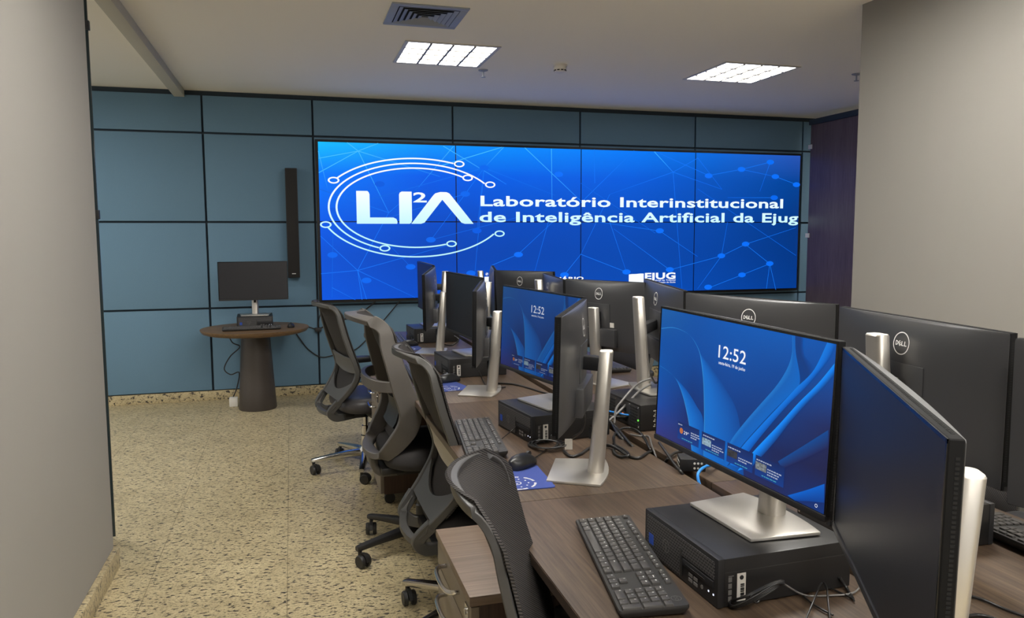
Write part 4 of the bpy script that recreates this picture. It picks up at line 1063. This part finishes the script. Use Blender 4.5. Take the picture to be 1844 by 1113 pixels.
    bm_ = M['chrome'] if base == 'chrome' else M['blackmetal']
    put('base_hub', MB().lathe([(.036, .075), (.046, .082), (.046, .115), (.034, .135)], 24).mesh('base_hub', bm_), t)
    rot = mb or 0
    for k in range(5):
        a = math.radians(rot+72*k); R = Matrix.Rotation(a, 4, 'Z')
        rg = []
        for r, w_, zc_, h_ in ((.03, .052, .098, .042), (.12, .046, .098, .036), (.24, .036, .088, .028), (.315, .032, .080, .024), (.330, .026, .078, .02)):
            rg.append([R @ V((r, y_, zc_+z_)) for y_, z_ in rrect(w_, h_, min(w_, h_)*.3, 2)])
        put('base_leg', MB().loft(rg).mesh('base_leg', bm_, angle=40), t)
        c = R @ V((.315, 0, 0))
        kk = math.radians(40*k+rot*.7); T = Matrix.Translation((c.x, c.y, 0)) @ Matrix.Rotation(kk, 4, 'Z')
        g = MB().cyl((c.x, c.y, .045), (c.x, c.y, .074), .009, n=10)
        for i in range(9):
            pass
        hood = []
        for i in range(9):
            an = PI*i/8; hood.append((-.022+.033*math.cos(an), .030+.034*math.sin(an)))
        g.loft([[T @ V((q[0], y_, q[1])) for q in hood] for y_ in (-.007, .007)])
        cs = put('caster', g.mesh('caster', M['blackmetal'], angle=40), t)
        for s in (-1, 1):
            put('wheel', MB().loft([[T @ V((-.022+r_*math.cos(2*PI*i/20), y_, .029+r_*math.sin(2*PI*i/20))) for i in range(20)] for y_, r_ in ((s*.008, .026), (s*.010, .0285), (s*.020, .0285), (s*.0245, .025))]).mesh('wheel', M['blackmetal'], angle=40), cs)
    return t
chair(.402, 4.630, 11, 'farthest left chair, before the blue wall, leatherette seat and polished base', 'A', 'chair', 'chrome', 'lumbar_d', 'leather', True, zoff=-.02, mb=33)
chair(.533, 3.33, 3, 'second farthest left chair, with a curved belt around its back and black base', 'B', 'chair_b', 'black', 'lumbar_d', 'seatfab', False, zoff=.02, mb=56)
chair(.620, 2.608, 1, 'third left chair, grey frame with a light lumbar pad, at the middle keyboard', 'A', 'chair', 'chrome', 'lumbar', 'seatfab', True, zoff=-.025, mb=136)
chair(.555, 1.287, -17, 'nearest chair, ribbed dark mesh back at the bottom centre of the photo', 'A', 'chair_d', 'chrome', 'lumbar_d', 'seatfab', True, zoff=-.082, mb=71, slim=.62)
chair(1.78, 1.80, 180, 'right row chair whose mesh back shows behind the keyboard at the right edge', 'A', 'chair', 'chrome', 'lumbar_d', 'seatfab', True, mb=20)
chair(1.80, 4.10, 180, 'right row chair whose dark mesh back shows below the monitor with asset label', 'A', 'chair', 'chrome', 'lumbar_d', 'seatfab', True, mb=55)

# ================================================================== ROUND TABLE AND ITS THINGS
ZT = .665; TX, TY = -.30, 6.53
t = root('round_table', (TX, TY, 0), 0, 'small round wooden table with dark conical pedestal by the blue wall', 'table')
put('table_top', MB().lathe([(.375, ZT-.040), (.405, ZT-.030), (.42, ZT-.008), (.42, ZT), (.0001, ZT)], 64).mesh('table_top', M['tablewood'], angle=40), t)
put('pedestal', MB().lathe([(.146, 0), (.150, .012), (.140, .15), (.112, ZT-.05), (.112, ZT-.035)], 48).mesh('pedestal', M['tablebase'], angle=40), t)
t = pc(TX-.005, 6.66, ZT, 0, 'flat black desktop computer on the round table')
t.rotation_euler = (0, 0, math.radians(90+2))
monitor((-.303, 6.55, 1.045, 270, 0, -.1), (-.302, 6.63), ZT+PCH+.0008, 270, 'dark monitor standing on the computer of the round table')
keyboard(-.32, 6.385, ZT, 3, 'greyish keyboard in front of the computer on the round table', False)
mouse(-.02, 6.46, ZT, 90, 'black mouse at the right side of the round table')
tag(put('outlet_box', MB().box(-.530, -.462, 6.63, 6.69, 0, .075).mesh('outlet_box', M['whiteplastic'], .006)), 'white power outlet box on the floor beside the round table foot', 'outlet box')

# ================================================================== CABLES AND SMALL THINGS
def cable(name, pts, r, mt, label, smooth=8, cat='cable'):
    return tag(put(name, MB().tube(pts, r, 8, smooth).mesh(name, M[mt], angle=60)), label, cat)
def dz(px, py, z): return tuple(atz(px, py, z))
def wy(px, py, y=YW-.036): return tuple(aty(px, py, y))
Zc = ZD+.004
def fy(px, py, y=1.152): return tuple(aty(px, py, y))
cable('power_cable', [wy(676,543,6.90), wy(655,560), wy(630,573), wy(612,576), wy(590,585), wy(577,592), wy(573,600)], .006, 'cable', 'black cable running down the blue wall from the video wall to a connector')
cable('power_cable', [wy(579,560), wy(574,577), wy(573,600)], .005, 'cable', 'short black cable hanging on the wall above the connector left of the chairs')
cable('power_cable', [wy(721,541,6.90), wy(690,578), wy(660,612), wy(635,632), wy(600,640), wy(578,643), wy(556,630), wy(540,610), wy(531,597)], .005, 'cable', 'long black cable sagging across the blue wall behind the far chairs')
cable('power_cable', [wy(573,594), wy(560,590), wy(548,586)], .005, 'cable', 'short cable from the round table to the wall connector')
tag(put('cable_connector', MB().box(.180, .236, YW-.075, YW-.028, .565, .60).mesh('cable_connector', M['plastic'], .005)), 'black inline connector block on the blue wall left of the far chair', 'connector')
cable('power_cable', [(-.54, 6.80, ZT-.05), (-.50, 6.78, .52), (-.44, 6.77, .48), (-.52, 6.78, .40), (-.57, 6.78, .30), (-.52, 6.76, .25), (-.45, 6.72, .27), (-.47, 6.72, .15), (-.50, 6.68, .074)], .005, 'cable', 'looped black cable hanging behind the round table pedestal')
# right gap: adapter box with outlets, slot, blue cable
bx = root('power_socket_box', (1.092, 1.935, ZD), math.radians(-20), 'black power socket box with rows of white holes beside the desk gap', 'power box')
put('case', MB().box(-.036, .036, -.032, .032, 0, .036).mesh('case', M['plastic'], .003), bx)
g = MB()
for i in range(3):
    for j in range(2):
        g.cyl((-.0365+0*i, -.018+i*.018, .011+j*.013), (-.0372, -.018+i*.018, .011+j*.013), .0035, n=12)
        g.cyl((.004+i*.010, -.0325, .010+j*.014), (.004+i*.010, -.0332, .010+j*.014), .0033, n=12)
put('socket_holes', g.mesh('socket_holes', M['whiteplastic']), bx)
cable('network_cable', [(1.064, 1.80, ZD-.05), dz(1257,862,ZD+.006), dz(1262,846,ZD+.022), dz(1278,838,ZD+.018), dz(1300,838,Zc), dz(1330,850,Zc)], .0042, 'cableblue', 'bright blue network cable arching out of the desk gap')
cable('network_cable', [dz(1075,735,ZD+.05), dz(1098,741,ZD+.05), dz(1118,745,ZD+.045), dz(1135,748,ZD+.04)], .0032, 'cableblue', 'blue network cable plugged into the computer with rear ports')
cable('power_cable', [dz(1187,797,ZD+.03), dz(1200,815,Zc+.02), dz(1213,834,Zc+.01), dz(1228,852,Zc), dz(1235,862,ZD-.03)], .0042, 'cable', 'black cable running from the nearest lit monitor into the desk gap')
cable('power_cable', [dz(1228,813,Zc), dz(1214,816,Zc+.006), dz(1203,826,Zc), dz(1196,836,ZD-.02)], .0048, 'cable', 'thick black lead of the power socket box curling into the gap')
cable('power_cable', [dz(1136,747,ZD+.04), dz(1118,752,ZD+.03), dz(1098,752,ZD+.02), dz(1105,768,Zc), dz(1118,788,Zc), dz(1132,800,ZD-.02)], .006, 'cable', 'thick black power cord plugged into the rear of the right computer')
cable('display_cable', [fy(1172,682,2.50), fy(1152,689,2.50), fy(1137,702,2.49), fy(1120,722,2.46), fy(1109,738,2.44), fy(1106,762,2.42)], .0042, 'cablegrey', 'grey display cable looping from the silver pole to the ports, uppermost')
cable('display_cable', [fy(1172,692,2.49), fy(1152,704,2.49), fy(1132,724,2.47), fy(1112,744,2.44), fy(1096,758,2.42)], .0042, 'cablegrey', 'grey display cable below another one, looping from the silver pole to the ports')
cable('power_cable', [dz(1092,752,Zc+.01), dz(1112,772,Zc), dz(1135,800,Zc), dz(1148,812,ZD-.02)], .0048, 'cable', 'black cord slanting down into the desk gap beside the right computer')
cable('power_cable', [dz(1108,806,Zc), dz(1106,785,Zc), dz(1120,772,Zc+.004), dz(1140,772,Zc+.004), dz(1158,785,Zc), dz(1170,808,Zc), dz(1172,815,ZD-.02)], .0042, 'cable', 'black cable forming a round loop on the desk behind the silver pole')
cable('power_cable', [dz(1015,812,Zc), dz(1028,822,Zc), dz(1045,818,Zc), dz(1065,806,Zc), dz(1095,802,Zc+.004), dz(1115,810,Zc+.006), dz(1133,822,Zc), dz(1150,825,Zc), dz(1165,816,Zc), dz(1178,812,ZD-.02)], .0052, 'cable', 'thick black power cord lying across the second left desk to the gap')
cable('power_cable', [dz(1107,801,Zc), dz(1106,815,Zc), dz(1118,823,Zc), dz(1132,820,Zc+.008), dz(1125,811,Zc+.004), dz(1105,800,Zc)], .0042, 'cable', 'small loop of black cable beside the pole on the second left desk')
cable('display_cable', [dz(1135,782,Zc), dz(1150,785,Zc), dz(1168,786,Zc), dz(1174,803,Zc), dz(1182,824,ZD-.02)], .003, 'cablegrey', 'thin grey cable bending sharply into the desk gap')
cable('keyboard_cable', [dz(904,790,Zc), dz(922,775,ZD+.02), dz(938,762,ZD+.045), dz(950,757,ZD+.05), dz(960,768,ZD+.035), dz(970,784,ZD+.012), dz(980,797,Zc)], .0018, 'cable', 'thin cable rising from the second keyboard against the computer side')
rr = random.Random(11); pts = []
for i in range(40):
    a = i*1.35; c = (985, 800); pts.append(dz(c[0]+(30+8*rr.random())*math.cos(a)*(.5+.5*abs(math.cos(a*.37))), c[1]+8*math.sin(a), Zc+.002+.012*rr.random()))
cable('keyboard_cable', pts, .0022, 'cable', 'tangled thin cable bundle lying before the second left computer', 6)
cable('mouse_cable', [dz(958,827,ZD+.010), dz(968,821,Zc), dz(978,814,Zc), dz(986,806,Zc)], .0018, 'cable', 'thin cable of the nearest mouse leading to the tangled bundle')
cable('display_cable', [tuple(Vector((.800, 2.06, .93))), tuple(Vector((.83, 2.10, .86))), tuple(Vector((.84, 2.16, .80))), dz(1030,790,ZD+.02), dz(1026,806,Zc)], .004, 'cable', 'black cable with paper tag hanging behind the edge-on monitor')
tagp = atz(1024, 800, ZD+.018)
tag(put('cable_tag', MB().box(-.012, .012, -.0006, .0006, -.017, .017).mesh('cable_tag', M['label'], 0), None, Matrix.Translation(tagp) @ Matrix.Rotation(math.radians(-18), 4, 'Z')), 'white paper cable tag with print behind the edge-on monitor', 'tag')
cable('power_cable', [dz(895,690,Zc), dz(925,692,Zc), dz(950,698,Zc), dz(975,706,Zc), dz(1000,712,Zc)], .004, 'cable', 'black cable lying under the dimmer lit monitor towards the gap')
cable('display_cable', [dz(862,668,ZD+.06), dz(872,690,Zc), dz(885,700,Zc+.002), dz(910,697,Zc)], .003, 'cable', 'thin black cable behind the third left computer')
cable('display_cable', [dz(785,595,ZD+.09), dz(790,615,Zc+.03), dz(812,622,Zc), dz(826,612,Zc+.03), dz(818,605,Zc+.05)], .004, 'cable', 'black cable loop beside the computer at the far end of the left row')
cable('power_cable', [fy(1172,677,2.56), fy(1181,690,2.57), fy(1192,680,2.60), fy(1215,672,2.62)], .004, 'cable', 'black cable hanging between the right pole and its monitor')
# nearest desk: coiled cable at the computer side
tie = []
def fy(px, py, y=1.152): return tuple(aty(px, py, y))
for k in range(4):
    o = k*1.3; e = .0016*k
    tie += [dz(1312+o,1088-k*2,Zc+.003*k), dz(1322,1095-o,Zc+.003*k), fy(1362,1080-o*2,1.140-e), fy(1396,1060-o*2,1.146-e), fy(1412,1048+o,1.150-e), fy(1396,1047+o,1.150-e), fy(1350,1070+o,1.140-e)]
cable('keyboard_cable', tie, .0019, 'cable', 'folded and tied thin cable before the nearest computer', 6)
tag(put('cable_tie', MB().tube([(lambda q: (q.x+.007*math.cos(a), q.y+.004*math.sin(a)*.5, q.z+.010*math.sin(a)))(aty(1362, 1075, 1.141)) for a in [2*PI*i/12 for i in range(13)]], .0014, 6, 0).mesh('cable_tie', M['cable'])), 'small black tie around the folded cable at the nearest computer', 'cable tie')
cable('keyboard_cable', [fy(1412,1052,1.148), dz(1450,1072,Zc), dz(1500,1072,Zc), dz(1535,1068,Zc), dz(1550,1055,Zc), dz(1560,1040,Zc)], .0019, 'cablegrey', 'thin silvery cable running from the folded bundle to the right')
cable('keyboard_cable', [dz(1450,1118,Zc), dz(1464,1085,Zc+.012), dz(1478,1052,Zc+.02), dz(1488,1056,Zc+.02), dz(1492,1090,Zc+.006), dz(1496,1125,Zc)], .0019, 'cable', 'thin black cable arching up at the bottom edge of the photo')
cable('keyboard_cable', [dz(1500,1108,Zc), dz(1460,1085,Zc), dz(1438,1062,Zc), dz(1440,1050,Zc+.004), dz(1475,1052,Zc), dz(1530,1075,Zc), dz(1538,1082,Zc)], .0019, 'cable', 'thin black looped cable right of the nearest computer')
cable('power_cable', [dz(1512,1040,Zc+.02), dz(1525,1060,Zc), dz(1536,1078,Zc)], .003, 'cable', 'short black cord end beside the rear of the nearest computer')
cable('power_cable', [dz(1742,1072,Zc), dz(1770,1080,Zc), dz(1805,1095,Zc), dz(1850,1112,Zc)], .003, 'cable', 'black cable on the right desk at the bottom right corner')
cable('power_cable', [dz(1738,1110,Zc), dz(1765,1108,Zc), dz(1790,1114,Zc), dz(1810,1124,Zc)], .0035, 'cable', 'thick black cable end at the foot of the front silver pole')
